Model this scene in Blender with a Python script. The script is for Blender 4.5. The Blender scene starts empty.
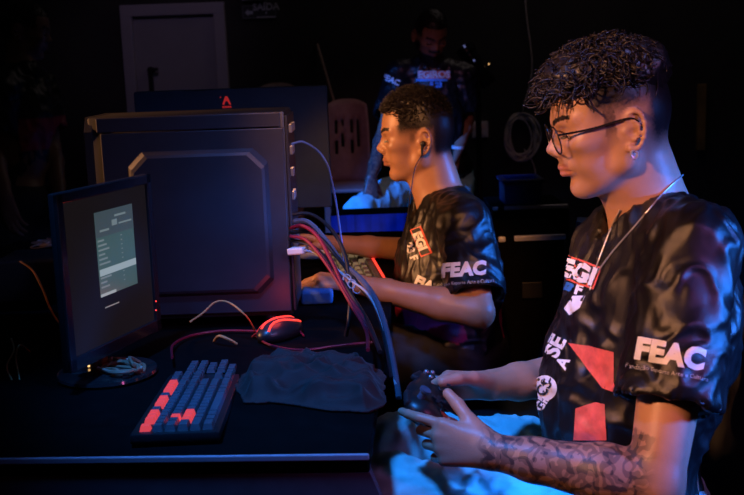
import bpy, bmesh, math, random
import numpy as np
from mathutils import Vector, Matrix, noise
from mathutils.bvhtree import BVHTree

random.seed(7)
rng = np.random.default_rng(7)
SC = bpy.context.scene
COL = SC.collection
PI = math.pi
R = math.radians

# ------------------------------------------------------------------ camera
FPX = 744 * 50.0 / 36.0
PITCH, ROLL = math.atan(187.5 / FPX), R(2.0)
CAM_LOC = Vector((0, 0, 1.31))
CAM_ROT = Matrix.Rotation(PI / 2 - PITCH, 3, 'X') @ Matrix.Rotation(-ROLL, 3, 'Z')
cam_data = bpy.data.cameras.new('camera')
cam_data.lens = 50.0
cam_data.sensor_width = 36.0
cam_data.clip_start = 0.05
cam_data.clip_end = 60
cam_data.dof.use_dof = True
cam_data.dof.focus_distance = 1.95
cam_data.dof.aperture_fstop = 8.0
cam = bpy.data.objects.new('camera', cam_data)
cam.matrix_world = Matrix.Translation(CAM_LOC) @ CAM_ROT.to_4x4()
COL.objects.link(cam)
SC.camera = cam

# ------------------------------------------------------------------ world, exposure
SC.view_settings.view_transform = 'Standard'
SC.view_settings.look = 'None'
SC.view_settings.exposure = 0.0
SC.view_settings.gamma = 1.0
SC.view_settings.use_curve_mapping = False
SC.cycles.use_denoising = True
SC.cycles.sample_clamp_indirect = 4.0
w = bpy.data.worlds.new('world')
SC.world = w
w.use_nodes = True
w.node_tree.nodes['Background'].inputs[0].default_value = (0.0035, 0.0029, 0.0032, 1)
w.node_tree.nodes['Background'].inputs[1].default_value = 1.0


def P(px, py, d):
    """A point of the place seen at pixel (px, py), d metres along the view axis."""
    return CAM_LOC + CAM_ROT @ Vector(((px - 372) / FPX * d, -(py - 247.5) / FPX * d, -d))


def PZ(px, py, z):
    v = CAM_ROT @ Vector(((px - 372) / FPX, -(py - 247.5) / FPX, -1))
    return CAM_LOC + v * ((z - CAM_LOC.z) / v.z)


def lamp(name, kind, loc, target, energy, color, size=0.3, spot=None, blend=0.6):
    d = bpy.data.lights.new(name, kind)
    d.energy = energy
    d.color = color
    if kind == 'AREA':
        d.size = size
    else:
        d.shadow_soft_size = size
    if spot:
        d.spot_size = R(spot)
        d.spot_blend = blend
    o = bpy.data.objects.new(name, d)
    o.location = loc
    if target is not None:
        o.rotation_euler = (Vector(target) - Vector(loc)).to_track_quat('-Z', 'Y').to_euler()
    COL.objects.link(o)
    return o


# stage lighting: a warm spot on the players' faces, blue overhead wash, magenta from the right; unseen fills added behind
lamp('warm_spot', 'SPOT', (-1.1, 0.5, 1.95), (0.56, 1.62, 0.99), 195, (1.0, 0.42, 0.20), 0.08, 26, 0.5)
lamp('warm_middle_spot', 'SPOT', (0.0, 0.4, 2.2), (0.05, 2.52, 0.92), 130, (1.0, 0.40, 0.14), 0.06, 17.5, 0.4)
lamp('warm_side_spot', 'SPOT', (-2.3, 2.16, 1.58), (0.24, 2.25, 1.08), 330, (1.0, 0.42, 0.16), 0.08, 28, 0.6)
lamp('blue_desk_spot', 'SPOT', (-0.55, 1.15, 2.8), (-0.03, 1.80, 0.69), 310, (0.03, 0.25, 1.0), 0.12, 30, 0.5)
lamp('blue_cloth_fill', 'SPOT', (-1.2, 2.3, 2.4), (0.03, 3.76, 0.68), 130, (0.02, 0.18, 1.0), 0.1, 15, 0.5)  # unseen spot added only to brighten the blue table cloth
lamp('warm_back_fill', 'SPOT', (0.1, 3.3, 1.9), (0.12, 5.0, 1.02), 12, (1.0, 0.34, 0.42), 0.08, 36, 0.6)  # unseen weak spot added to lift the standing man's face and hand
lamp('blue_rim_spot', 'SPOT', (1.9, 1.0, 1.32), (0.64, 1.62, 0.87), 420, (0.02, 0.20, 1.0), 0.10, 26, 0.4)
lamp('blue_middle_rim_spot', 'SPOT', (2.2, 2.35, 1.55), (0.31, 2.5, 0.86), 420, (0.02, 0.20, 1.0), 0.10, 17, 0.5)
lamp('violet_spot', 'SPOT', (1.6, 0.1, 1.9), (0.26, 1.72, 0.80), 42, (0.90, 0.16, 0.55), 0.2, 23, 0.7)
lamp('blue_tower_spot', 'SPOT', (1.2, 0.3, 2.3), (-0.27, 2.3, 0.98), 125, (0.28, 0.33, 1.0), 0.2, 21, 0.8)
lamp('blue_back_spot', 'SPOT', (-1.7, 2.7, 2.7), (0.02, 4.7, 0.80), 800, (0.02, 0.19, 1.0), 0.15, 24, 0.5)
lamp('violet_back_spot', 'SPOT', (-0.9, 4.7, 2.6), (-1.35, 6.9, 1.5), 9, (0.75, 0.55, 1.0), 0.2, 40, 0.8)
lamp('room_fill', 'AREA', (1.3, 5.9, 3.3), (1.2, 6.5, 0), 2.6, (1.0, 0.80, 0.78), 1.6)  # unseen overhead fill added to lift the black of the back walls


# ------------------------------------------------------------------ object helpers
def wmat(o):
    m = o.matrix_basis.copy()
    while o.parent is not None:
        o = o.parent
        m = o.matrix_basis @ m
    return m


def tag(o, label=None, cat=None, group=None, kind=None):
    if label:
        o['label'] = label
    if cat:
        o['category'] = cat
    if group:
        o['group'] = group
    if kind:
        o['kind'] = kind
    return o


def empty(name, loc, label, cat, group=None, rotz=0.0):
    o = bpy.data.objects.new(name, None)
    o.location = loc
    o.rotation_euler = (0, 0, rotz)
    o.empty_display_size = 0.05
    COL.objects.link(o)
    return tag(o, label, cat, group)


def fast_mesh(name, V, Q):
    """Mesh from numpy verts and quads (or triangles)."""
    V = np.asarray(V, np.float32)
    Q = np.asarray(Q, np.int32)
    n = Q.shape[1]
    me = bpy.data.meshes.new(name)
    me.vertices.add(len(V))
    me.vertices.foreach_set('co', V.ravel())
    me.loops.add(Q.size)
    me.loops.foreach_set('vertex_index', Q.ravel())
    me.polygons.add(len(Q))
    me.polygons.foreach_set('loop_start', np.arange(0, Q.size, n, dtype=np.int32))
    me.update(calc_edges=True)
    me.validate()
    return me


def link(name, me, mats, parent=None, loc=None, smooth=True):
    """Link a mesh whose vertices are in world space (or in the parent's space's world) as an object."""
    o = bpy.data.objects.new(name, me)
    if parent is not None:
        me.transform(wmat(parent).inverted())
        o.parent = parent
    elif loc is not None:
        me.transform(Matrix.Translation(-Vector(loc)))
        o.location = loc
    if not isinstance(mats, (list, tuple)):
        mats = [mats]
    for m in mats:
        me.materials.append(m)
    if smooth:
        me.polygons.foreach_set('use_smooth', np.ones(len(me.polygons), dtype=bool))
    COL.objects.link(o)
    return o


class MB:
    """Collects simple shapes (world coordinates) and links them as one mesh object."""

    def __init__(s):
        s.v, s.f, s.m = [], [], []

    def add(s, V, F, mi=0):
        b = len(s.v)
        s.v += [tuple(x) for x in V]
        s.f += [tuple(b + i for i in f) for f in F]
        s.m += [mi] * len(F)
        return s

    def box(s, c, size, rot=None, mi=0, bev=0.0):
        bm = bmesh.new()
        bmesh.ops.create_cube(bm, size=1)
        bmesh.ops.scale(bm, vec=Vector(size), verts=bm.verts)
        if bev:
            bmesh.ops.bevel(bm, geom=bm.edges[:], offset=bev, segments=2, affect='EDGES', profile=0.5)
        M = Matrix.Translation(Vector(c)) @ (rot.to_4x4() if rot is not None else Matrix.Identity(4))
        bm.transform(M)
        bm.verts.index_update()
        s.add([v.co for v in bm.verts], [[v.index for v in f.verts] for f in bm.faces], mi)
        bm.free()
        return s

    def bar(s, a, b, wx, wy, up=(0, 0, 1), mi=0, bev=0.0):
        a, b = Vector(a), Vector(b)
        z = (b - a).normalized()
        u = Vector(up)
        if abs(z.dot(u)) > 0.98:
            u = Vector((1, 0, 0))
        x = u.cross(z).normalized()
        y = z.cross(x)
        rot = Matrix((x, y, z)).transposed()
        return s.box((a + b) / 2, (wx, wy, (b - a).length), rot, mi, bev)

    def tube(s, pts, r, n=8, mi=0, cap=True):
        pts = [Vector(p) for p in pts]
        if not hasattr(r, '__len__'):
            r = [r] * len(pts)
        V, F = [], []
        t0 = (pts[1] - pts[0]).normalized()
        u = t0.orthogonal().normalized()
        for i, p in enumerate(pts):
            t = (pts[min(i + 1, len(pts) - 1)] - pts[max(i - 1, 0)])
            t = t.normalized() if t.length > 1e-9 else t0
            u = (u - t * u.dot(t))
            u = u.normalized() if u.length > 1e-6 else t.orthogonal().normalized()
            w_ = t.cross(u)
            for k in range(n):
                a = 2 * PI * k / n
                V.append(p + (u * math.cos(a) + w_ * math.sin(a)) * r[i])
        for i in range(len(pts) - 1):
            for k in range(n):
                k2 = (k + 1) % n
                F.append((i * n + k, i * n + k2, (i + 1) * n + k2, (i + 1) * n + k))
        if cap:
            F.append(tuple(reversed(range(n))))
            F.append(tuple((len(pts) - 1) * n + k for k in range(n)))
        return s.add(V, F, mi)

    def cyl(s, a, b, r, r2=None, n=20, mi=0):
        return s.tube([a, b], [r, r if r2 is None else r2], n, mi)

    def lathe(s, prof, c, axis=(0, 0, 1), n=24, mi=0):
        """prof: (radius, height) pairs along axis from c."""
        z = Vector(axis).normalized()
        x = z.orthogonal().normalized()
        y = z.cross(x)
        V, F = [], []
        for r, h in prof:
            for k in range(n):
                a = 2 * PI * k / n
                V.append(Vector(c) + z * h + (x * math.cos(a) + y * math.sin(a)) * max(r, 1e-5))
        for i in range(len(prof) - 1):
            for k in range(n):
                k2 = (k + 1) % n
                F.append((i * n + k, i * n + k2, (i + 1) * n + k2, (i + 1) * n + k))
        return s.add(V, F, mi)

    def sphere(s, c, r, rot=None, n=16, mi=0):
        if not hasattr(r, '__len__'):
            r = (r, r, r)
        V, F = [], []
        m = n // 2
        for i in range(m + 1):
            th = PI * i / m
            for k in range(n):
                a = 2 * PI * k / n
                q = Vector((r[0] * math.sin(th) * math.cos(a), r[1] * math.sin(th) * math.sin(a), r[2] * math.cos(th)))
                V.append(Vector(c) + (rot @ q if rot is not None else q))
        for i in range(m):
            for k in range(n):
                k2 = (k + 1) % n
                F.append((i * n + k, (i + 1) * n + k, (i + 1) * n + k2, i * n + k2))
        return s.add(V, F, mi)

    def prism(s, poly, o, ex, ey, ez, t, mi=0):
        """2-D outline poly in the (ex, ey) plane at o, extruded t along ez."""
        o, ex, ey, ez = Vector(o), Vector(ex), Vector(ey), Vector(ez)
        n = len(poly)
        V = [o + ex * a + ey * b for a, b in poly] + [o + ex * a + ey * b + ez * t for a, b in poly]
        F = [tuple(reversed(range(n))), tuple(range(n, 2 * n))]
        F += [(i, (i + 1) % n, n + (i + 1) % n, n + i) for i in range(n)]
        return s.add(V, F, mi)

    def build(s, name, mats, parent=None, loc=None, smooth=False, angle=35):
        me = bpy.data.meshes.new(name)
        me.from_pydata(s.v, [], s.f)
        me.polygons.foreach_set('material_index', s.m)
        bm = bmesh.new()
        bm.from_mesh(me)
        bmesh.ops.remove_doubles(bm, verts=bm.verts, dist=1e-6)
        bmesh.ops.recalc_face_normals(bm, faces=bm.faces)
        if smooth:
            lim = R(angle)
            for e in bm.edges:
                if len(e.link_faces) == 2 and e.calc_face_angle(0) > lim:
                    e.smooth = False
        bm.to_mesh(me)
        bm.free()
        return link(name, me, mats, parent, loc, smooth)


def catmull(pts, per=8):
    pts = [Vector(p) for p in pts]
    q = [pts[0] * 2 - pts[1]] + pts + [pts[-1] * 2 - pts[-2]]
    out = []
    for i in range(1, len(q) - 2):
        for k in range(per):
            t = k / per
            a, b, c, d = q[i - 1], q[i], q[i + 1], q[i + 2]
            out.append(0.5 * ((2 * b) + (c - a) * t + (2 * a - 5 * b + 4 * c - d) * t * t + (3 * b - a - 3 * c + d) * t ** 3))
    out.append(pts[-1])
    return out


# ------------------------------------------------------------------ materials
def mat(name, col, rough=0.6, metal=0.0, var=0.15, vscale=30.0, bump=0.0, bscale=200.0, spec=0.5, emit=None, estr=0.0, coat=0.0, sheen=0.0):
    """Principled material with a procedural noise variation and bump."""
    m = bpy.data.materials.new(name)
    m.use_nodes = True
    nt = m.node_tree
    b = nt.nodes['Principled BSDF']
    b.inputs['Roughness'].default_value = rough
    b.inputs['Metallic'].default_value = metal
    b.inputs['Specular IOR Level'].default_value = spec
    b.inputs['Coat Weight'].default_value = coat
    b.inputs['Sheen Weight'].default_value = sheen
    tc = nt.nodes.new('ShaderNodeTexCoord')
    no = nt.nodes.new('ShaderNodeTexNoise')
    no.inputs['Scale'].default_value = vscale
    no.inputs['Detail'].default_value = 4
    nt.links.new(tc.outputs['Object'], no.inputs['Vector'])
    ramp = nt.nodes.new('ShaderNodeValToRGB')
    lo = [c * (1 - var) for c in col]
    hi = [min(1, c * (1 + var)) for c in col]
    ramp.color_ramp.elements[0].position = 0.3
    ramp.color_ramp.elements[0].color = (*lo, 1)
    ramp.color_ramp.elements[1].position = 0.7
    ramp.color_ramp.elements[1].color = (*hi, 1)
    nt.links.new(no.outputs['Fac'], ramp.inputs['Fac'])
    nt.links.new(ramp.outputs['Color'], b.inputs['Base Color'])
    if bump:
        n2 = nt.nodes.new('ShaderNodeTexNoise')
        n2.inputs['Scale'].default_value = bscale
        n2.inputs['Detail'].default_value = 3
        nt.links.new(tc.outputs['Object'], n2.inputs['Vector'])
        bp = nt.nodes.new('ShaderNodeBump')
        bp.inputs['Strength'].default_value = bump
        bp.inputs['Distance'].default_value = 0.002
        nt.links.new(n2.outputs['Fac'], bp.inputs['Height'])
        nt.links.new(bp.outputs['Normal'], b.inputs['Normal'])
    if emit:
        b.inputs['Emission Color'].default_value = (*emit, 1)
        b.inputs['Emission Strength'].default_value = estr
    return m


def skin_mat(name, base, lip, hair, tattoo):
    """Skin driven by the 'zone' attribute: R hair stubble, G tattoo ink, B lips and redness."""
    m = mat(name, base, 0.42, 0, 0.10, 25, 0.12, 500, 0.4)
    nt = m.node_tree
    b = nt.nodes['Principled BSDF']
    b.inputs['Subsurface Weight'].default_value = 0.08
    b.inputs['Subsurface Radius'].default_value = (0.008, 0.003, 0.0015)
    src = b.inputs['Base Color'].links[0].from_socket
    at = nt.nodes.new('ShaderNodeAttribute')
    at.attribute_name = 'zone'
    sep = nt.nodes.new('ShaderNodeSeparateColor')
    nt.links.new(at.outputs['Color'], sep.inputs['Color'])

    def mix(fac, a, colr):
        x = nt.nodes.new('ShaderNodeMix')
        x.data_type = 'RGBA'
        nt.links.new(fac, x.inputs[0])
        nt.links.new(a, x.inputs[6])
        x.inputs[7].default_value = (*colr, 1)
        return x.outputs[2]

    def math_(op, a, v):
        x = nt.nodes.new('ShaderNodeMath')
        x.operation = op
        nt.links.new(a, x.inputs[0])
        if hasattr(v, 'links'):
            nt.links.new(v, x.inputs[1])
        else:
            x.inputs[1].default_value = v
        return x.outputs[0]
    # tattoo ink: curling bands broken by noise
    tc = nt.nodes.new('ShaderNodeTexCoord')
    wv = nt.nodes.new('ShaderNodeTexWave')
    wv.inputs['Scale'].default_value = 9
    wv.inputs['Distortion'].default_value = 14
    wv.inputs['Detail'].default_value = 2
    wv.inputs['Detail Scale'].default_value = 3.0
    nt.links.new(tc.outputs['Object'], wv.inputs['Vector'])
    vo = nt.nodes.new('ShaderNodeTexVoronoi')
    vo.feature = 'DISTANCE_TO_EDGE'
    vo.inputs['Scale'].default_value = 34
    no = nt.nodes.new('ShaderNodeTexNoise')
    no.inputs['Scale'].default_value = 22
    nt.links.new(tc.outputs['Object'], no.inputs['Vector'])
    add = nt.nodes.new('ShaderNodeVectorMath')
    add.operation = 'MULTIPLY_ADD'
    add.inputs[1].default_value = (0.05, 0.05, 0.05)
    nt.links.new(no.outputs['Color'], add.inputs[0])
    nt.links.new(tc.outputs['Object'], add.inputs[2])
    nt.links.new(add.outputs[0], vo.inputs['Vector'])
    line = math_('LESS_THAN', vo.outputs['Distance'], 0.09)
    band = math_('MULTIPLY', math_('GREATER_THAN', wv.outputs['Fac'], 0.5), 0.6)
    ink = math_('MINIMUM', math_('ADD', math_('MULTIPLY', line, 0.55), band), 1.0)
    ink = math_('ADD', math_('MULTIPLY', ink, 0.68), 0.22)
    c = mix(math_('MULTIPLY', ink, sep.outputs['Green']), src, tattoo)
    c = mix(sep.outputs['Blue'], c, lip)
    # short hair: speckled stubble
    n3 = nt.nodes.new('ShaderNodeTexNoise')
    n3.inputs['Scale'].default_value = 260
    nt.links.new(tc.outputs['Object'], n3.inputs['Vector'])
    st = math_('MULTIPLY_ADD', n3.outputs['Fac'], 0.6)
    st.node.inputs[2].default_value = 0.78
    hfac = math_('MINIMUM', math_('MULTIPLY', sep.outputs['Red'], st), 1.0)
    c = mix(hfac, c, hair)
    nt.links.new(c, b.inputs['Base Color'])
    return m


def cloth_mat(name, base, smoke, smoke_amt, rough=0.45, sheen=0.2):
    """Printed polyester: dark ground, smoky swirls, and the colours held in the 'print' attribute."""
    m = mat(name, base, rough, 0, 0.2, 18, 0.25, 900, 0.5, sheen=sheen)
    nt = m.node_tree
    b = nt.nodes['Principled BSDF']
    src = b.inputs['Base Color'].links[0].from_socket
    tc = nt.nodes.new('ShaderNodeTexCoord')
    no = nt.nodes.new('ShaderNodeTexNoise')
    no.inputs['Scale'].default_value = 9
    no.inputs['Detail'].default_value = 3
    no.inputs['Distortion'].default_value = 1.6
    nt.links.new(tc.outputs['Object'], no.inputs['Vector'])
    rp = nt.nodes.new('ShaderNodeValToRGB')
    rp.color_ramp.elements[0].position = 0.52
    rp.color_ramp.elements[0].color = (0, 0, 0, 1)
    rp.color_ramp.elements[1].position = 0.74
    rp.color_ramp.elements[1].color = (smoke_amt,) * 3 + (1,)
    nt.links.new(no.outputs['Fac'], rp.inputs['Fac'])
    x = nt.nodes.new('ShaderNodeMix')
    x.data_type = 'RGBA'
    nt.links.new(rp.outputs['Color'], x.inputs[0])
    nt.links.new(src, x.inputs[6])
    x.inputs[7].default_value = (*smoke, 1)
    at = nt.nodes.new('ShaderNodeAttribute')
    at.attribute_name = 'print'
    y = nt.nodes.new('ShaderNodeMix')
    y.data_type = 'RGBA'
    nt.links.new(at.outputs['Alpha'], y.inputs[0])
    nt.links.new(x.outputs[2], y.inputs[6])
    nt.links.new(at.outputs['Color'], y.inputs[7])
    nt.links.new(y.outputs[2], b.inputs['Base Color'])
    return m


def denim_mat(name, col):
    m = mat(name, col, 0.85, 0, 0.22, 14, 0.5, 700, 0.2)
    return m


def set_attr(me, name, arr):
    a = me.attributes.new(name, 'FLOAT_COLOR', 'POINT')
    a.data.foreach_set('color', np.asarray(arr, np.float32).ravel())


def coords(me):
    v = np.empty(len(me.vertices) * 3, np.float32)
    me.vertices.foreach_get('co', v)
    return v.reshape(-1, 3)


# ------------------------------------------------------------------ blended solid modelling
class Field:
    """Smoothly blended ellipsoids and tapered limbs, turned into one continuous mesh."""

    def __init__(s):
        s.ops = []

    def ell(s, c, r, rot=None, k=0.01, op='u'):
        s.ops.append(('e', np.array(c, float), np.array(r, float), None if rot is None else np.array(rot, float), k, op))
        return s

    def sph(s, c, r, k=0.01, op='u'):
        return s.ell(c, (r, r, r), None, k, op)

    def cap(s, a, b, ra, rb, k=0.01, op='u'):
        s.ops.append(('c', np.array(a, float), np.array(b, float), (ra, rb), k, op))
        return s

    def chain(s, pts, rs, k=0.01, op='u'):
        for i in range(len(pts) - 1):
            s.cap(pts[i], pts[i + 1], rs[i], rs[i + 1], k, op)
        return s

    def plane(s, c, n, k=0.004):
        """cut away everything on the side n points to"""
        s.ops.append(('p', np.array(c, float), np.array(n, float) / np.linalg.norm(n), None, k, 'p'))
        return s

    def cutcap(s, a, b, ra, rb, k=0.004):
        return s.cap(a, b, ra, rb, k, 's')

    def bounds(s):
        lo, hi = np.full(3, 1e9), np.full(3, -1e9)
        for o in s.ops:
            if o[5] != 'u':
                continue
            l, h = s._box(o)
            lo, hi = np.minimum(lo, l), np.maximum(hi, h)
        return lo, hi

    @staticmethod
    def _box(o):
        if o[0] == 'e':
            r = o[2] if o[3] is None else np.abs(o[3]) @ o[2]
            return o[1] - r, o[1] + r
        r = max(o[3])
        return np.minimum(o[1], o[2]) - r, np.maximum(o[1], o[2]) + r

    def mesh(s, name, h, fine=None, smooth=2):
        """h: cell size; fine: list of (axis, lo, hi, h) with smaller cells."""
        lo, hi = s.bounds()
        lo, hi = lo - 3 * h, hi + 3 * h
        ax = []
        for a in range(3):
            xs, x = [lo[a]], lo[a]
            while x < hi[a]:
                st = h
                for f in fine or []:
                    if f[0] == a and f[1] <= x <= f[2]:
                        st = f[3]
                x += st
                xs.append(x)
            ax.append(np.array(xs, np.float32))
        X, Y, Z = ax
        D = np.full((len(X), len(Y), len(Z)), 0.08, np.float32)
        for o in s.ops:
            if o[0] == 'p':
                d = ((X - o[1][0]) * o[2][0])[:, None, None] + ((Y - o[1][1]) * o[2][1])[None, :, None] + ((Z - o[1][2]) * o[2][2])[None, None, :]
                np.maximum(D, d.astype(np.float32), out=D)
                continue
            k = o[4]
            l, u = s._box(o)
            pad = k + 0.014
            i0 = [max(0, np.searchsorted(ax[a], l[a] - pad) - 1) for a in range(3)]
            i1 = [min(len(ax[a]), np.searchsorted(ax[a], u[a] + pad) + 1) for a in range(3)]
            if any(i1[a] <= i0[a] for a in range(3)):
                continue
            x = X[i0[0]:i1[0], None, None]
            y = Y[None, i0[1]:i1[1], None]
            z = Z[None, None, i0[2]:i1[2]]
            if o[0] == 'e':
                px, py, pz = x - np.float32(o[1][0]), y - np.float32(o[1][1]), z - np.float32(o[1][2])
                if o[3] is not None:
                    M = o[3].astype(np.float32)
                    px, py, pz = (M[0, j] * px + M[1, j] * py + M[2, j] * pz for j in range(3))
                r = o[2].astype(np.float32)
                k0 = np.sqrt((px / r[0]) ** 2 + (py / r[1]) ** 2 + (pz / r[2]) ** 2)
                k1 = np.sqrt((px / r[0] ** 2) ** 2 + (py / r[1] ** 2) ** 2 + (pz / r[2] ** 2) ** 2) + 1e-9
                d = k0 * (k0 - 1) / k1
            else:
                a, b = o[1], o[2]
                ab = b - a
                L2 = float(ab @ ab) + 1e-12
                t = ((x - np.float32(a[0])) * np.float32(ab[0]) + (y - np.float32(a[1])) * np.float32(ab[1]) + (z - np.float32(a[2])) * np.float32(ab[2])) / np.float32(L2)
                t = np.clip(t, 0, 1)
                d = np.sqrt((x - np.float32(a[0]) - t * np.float32(ab[0])) ** 2 + (y - np.float32(a[1]) - t * np.float32(ab[1])) ** 2 + (z - np.float32(a[2]) - t * np.float32(ab[2])) ** 2)
                d = d - (o[3][0] + (o[3][1] - o[3][0]) * t)
            d = d.astype(np.float32)
            S = D[i0[0]:i1[0], i0[1]:i1[1], i0[2]:i1[2]]
            if o[5] == 'u':
                q = np.clip(0.5 + 0.5 * (S - d) / k, 0, 1)
                S[...] = S * (1 - q) + d * q - k * q * (1 - q)
            elif o[5] == 's':
                d = -d
                q = np.clip(0.5 - 0.5 * (S - d) / k, 0, 1)
                S[...] = S * (1 - q) + d * q + k * q * (1 - q)
        V, Q = nets(D, X, Y, Z)
        V = relax(V, Q, smooth)
        return fast_mesh(name, V, Q)


def nets(D, X, Y, Z):
    s = D < 0
    c = np.zeros(tuple(n - 1 for n in s.shape), np.int8)
    offs = [(i, j, k) for i in (0, 1) for j in (0, 1) for k in (0, 1)]
    sl = lambda o, n: slice(o, n - 1 + o)
    for o in offs:
        c += s[sl(o[0], s.shape[0]), sl(o[1], s.shape[1]), sl(o[2], s.shape[2])]
    idx = np.argwhere((c > 0) & (c < 8))
    vid = np.full(c.shape, -1, np.int32)
    vid[idx[:, 0], idx[:, 1], idx[:, 2]] = np.arange(len(idx))
    acc = np.zeros((len(idx), 3))
    cnt = np.zeros(len(idx))
    for a in offs:
        for ax in range(3):
            if a[ax]:
                continue
            b = list(a)
            b[ax] = 1
            va = D[idx[:, 0] + a[0], idx[:, 1] + a[1], idx[:, 2] + a[2]]
            vb = D[idx[:, 0] + b[0], idx[:, 1] + b[1], idx[:, 2] + b[2]]
            m = (va < 0) != (vb < 0)
            t = np.where(m, va / np.where(m, va - vb, 1), 0)
            p = np.repeat(np.array(a, float)[None], len(idx), 0)
            p[:, ax] += t
            acc += p * m[:, None]
            cnt += m
    f = idx + acc / cnt[:, None]
    V = np.stack([np.interp(f[:, 0], np.arange(len(X)), X), np.interp(f[:, 1], np.arange(len(Y)), Y), np.interp(f[:, 2], np.arange(len(Z)), Z)], 1)
    quads = []
    for ax in range(3):
        n0, n1 = [slice(None)] * 3, [slice(None)] * 3
        n0[ax], n1[ax] = slice(0, -1), slice(1, None)
        A, B = s[tuple(n0)], s[tuple(n1)]
        e = np.argwhere(A != B)
        u, v = (ax + 1) % 3, (ax + 2) % 3
        e = e[(e[:, u] > 0) & (e[:, v] > 0) & (e[:, u] < c.shape[u]) & (e[:, v] < c.shape[v])]
        flip = s[e[:, 0], e[:, 1], e[:, 2]]

        def g(du, dv):
            q = e.copy()
            q[:, u] -= du
            q[:, v] -= dv
            return vid[q[:, 0], q[:, 1], q[:, 2]]
        q = np.stack([g(1, 1), g(0, 1), g(0, 0), g(1, 0)], 1)
        q[~flip] = q[~flip][:, ::-1]
        quads.append(q)
    Q = np.concatenate(quads)
    Q = Q[(Q >= 0).all(1)]
    return V, Q


def relax(V, Q, n, lam=0.5):
    E = np.concatenate([Q[:, [0, 1]], Q[:, [1, 2]], Q[:, [2, 3]], Q[:, [3, 0]]])
    for it in range(n):
        for l in (lam, -lam * 1.02):
            acc = np.zeros_like(V)
            cnt = np.bincount(E.ravel(), minlength=len(V)).astype(float)
            for a in range(3):
                acc[:, a] = np.bincount(E[:, 0], V[E[:, 1], a], len(V)) + np.bincount(E[:, 1], V[E[:, 0], a], len(V))
            V = V + l * (acc / np.maximum(cnt, 1)[:, None] - V)
    return V


def displace(me, fn):
    """Move every vertex along its normal by fn(co) metres."""
    n = len(me.vertices)
    no = np.empty(n * 3, np.float32)
    me.vertices.foreach_get('normal', no)
    V = coords(me)
    V = V + no.reshape(-1, 3) * fn(V)[:, None]
    me.vertices.foreach_set('co', V.astype(np.float32).ravel())
    me.update()


def nz(V, sc, off=0.0):
    """Smooth noise at every row of V, sc a scalar or one scale per axis."""
    W = V * np.asarray(sc) + off
    return np.array([noise.noise(Vector(p)) for p in W.tolist()], np.float32)


def bvh_of(o):
    dg = None
    M = wmat(o)
    me = o.data
    V = [M @ v.co for v in me.vertices]
    return BVHTree.FromPolygons(V, [tuple(p.vertices) for p in me.polygons])


def flat_text(body, size, weight=0.0, shear=0.0, align='CENTER', spacing=1.0):
    """Glyph outlines as (verts, faces) in the plane, finely cut so that they can follow cloth."""
    cu = bpy.data.curves.new('lettering', 'FONT')
    cu.body = body
    cu.size = size
    cu.offset = weight * size
    cu.shear = shear
    cu.align_x = align
    cu.align_y = 'CENTER'
    cu.space_character = spacing
    cu.resolution_u = 3
    ob = bpy.data.objects.new('lettering', cu)
    COL.objects.link(ob)
    bpy.context.view_layer.update()
    me = bpy.data.meshes.new_from_object(ob.evaluated_get(bpy.context.evaluated_depsgraph_get()))
    bpy.data.objects.remove(ob)
    bpy.data.curves.remove(cu)
    return me


def decal(name, shapes, center, right, up, target_bvh, mats, parent, lift=0.0012, cut=0.006, reach=0.25, eye=None):
    """Lay flat shapes [(mesh or polygon, dx, dy, material index)] onto a surface, projected along -normal."""
    right, up = Vector(right).normalized(), Vector(up)
    up = (up - right * up.dot(right)).normalized()
    nrm = right.cross(up)
    bm = bmesh.new()
    for sh, dx, dy, mi in shapes:
        if isinstance(sh, bpy.types.Mesh):
            me = sh
            V, F = [v.co.copy() for v in me.vertices], [tuple(p.vertices) for p in me.polygons]
        else:
            V, F = [Vector((a, b, 0)) for a, b in sh], [tuple(range(len(sh)))]
        vs = [bm.verts.new(Vector((v.x + dx, v.y + dy, mi * 0.0004))) for v in V]
        for f in F:
            try:
                nf = bm.faces.new([vs[i] for i in f])
                nf.material_index = mi
            except ValueError:
                pass
    bmesh.ops.remove_doubles(bm, verts=bm.verts, dist=1e-5)
    bmesh.ops.triangulate(bm, faces=bm.faces[:])
    for _ in range(4):
        es = [e for e in bm.edges if e.calc_length() > cut]
        if not es:
            break
        bmesh.ops.subdivide_edges(bm, edges=es, cuts=1)
        bmesh.ops.triangulate(bm, faces=bm.faces[:])
    dead = []
    for v in bm.verts:
        q = Vector(center) + right * v.co.x + up * v.co.y + nrm * reach
        hit = target_bvh.ray_cast(q, -nrm, reach * 2)
        if eye is not None:
            q0 = Vector(center) + right * v.co.x + up * v.co.y
            hit = target_bvh.ray_cast(eye, (q0 - eye).normalized(), (q0 - eye).length + reach)
        if hit[0] is None:
            dead.append(v)
        else:
            hn = hit[1] if hit[1].dot(nrm) > 0 else -hit[1]
            v.co = hit[0] + hn * (lift + v.co.z)
    bmesh.ops.delete(bm, geom=dead, context='VERTS')
    me = bpy.data.meshes.new(name)
    bmesh.ops.recalc_face_normals(bm, faces=bm.faces)
    bm.to_mesh(me)
    bm.free()
    return link(name, me, mats, parent)

# ------------------------------------------------------------------ the setting
M_FLOOR = mat('dark_floor', (0.02, 0.02, 0.022), 0.6, var=0.3, vscale=3)
M_STAGE = mat('stage_carpet', (0.008, 0.008, 0.009), 0.95, var=0.3, vscale=60)
M_WALL = mat('black_wall', (0.034, 0.029, 0.029), 0.9, var=0.25, vscale=2)
M_DOOR = mat('pale_door', (0.30, 0.27, 0.30), 0.6, var=0.06, vscale=4)
M_DOORFRAME = mat('door_frame_paint', (0.34, 0.30, 0.34), 0.55, var=0.06, vscale=4)
FLOOR_Z = -0.20
WALL_Y = 6.9


def structure(name, b, m, parent=None, loc=None):
    o = b.build(name, m, parent, loc)
    if parent is None:
        o['kind'] = 'structure'
    return o


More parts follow.
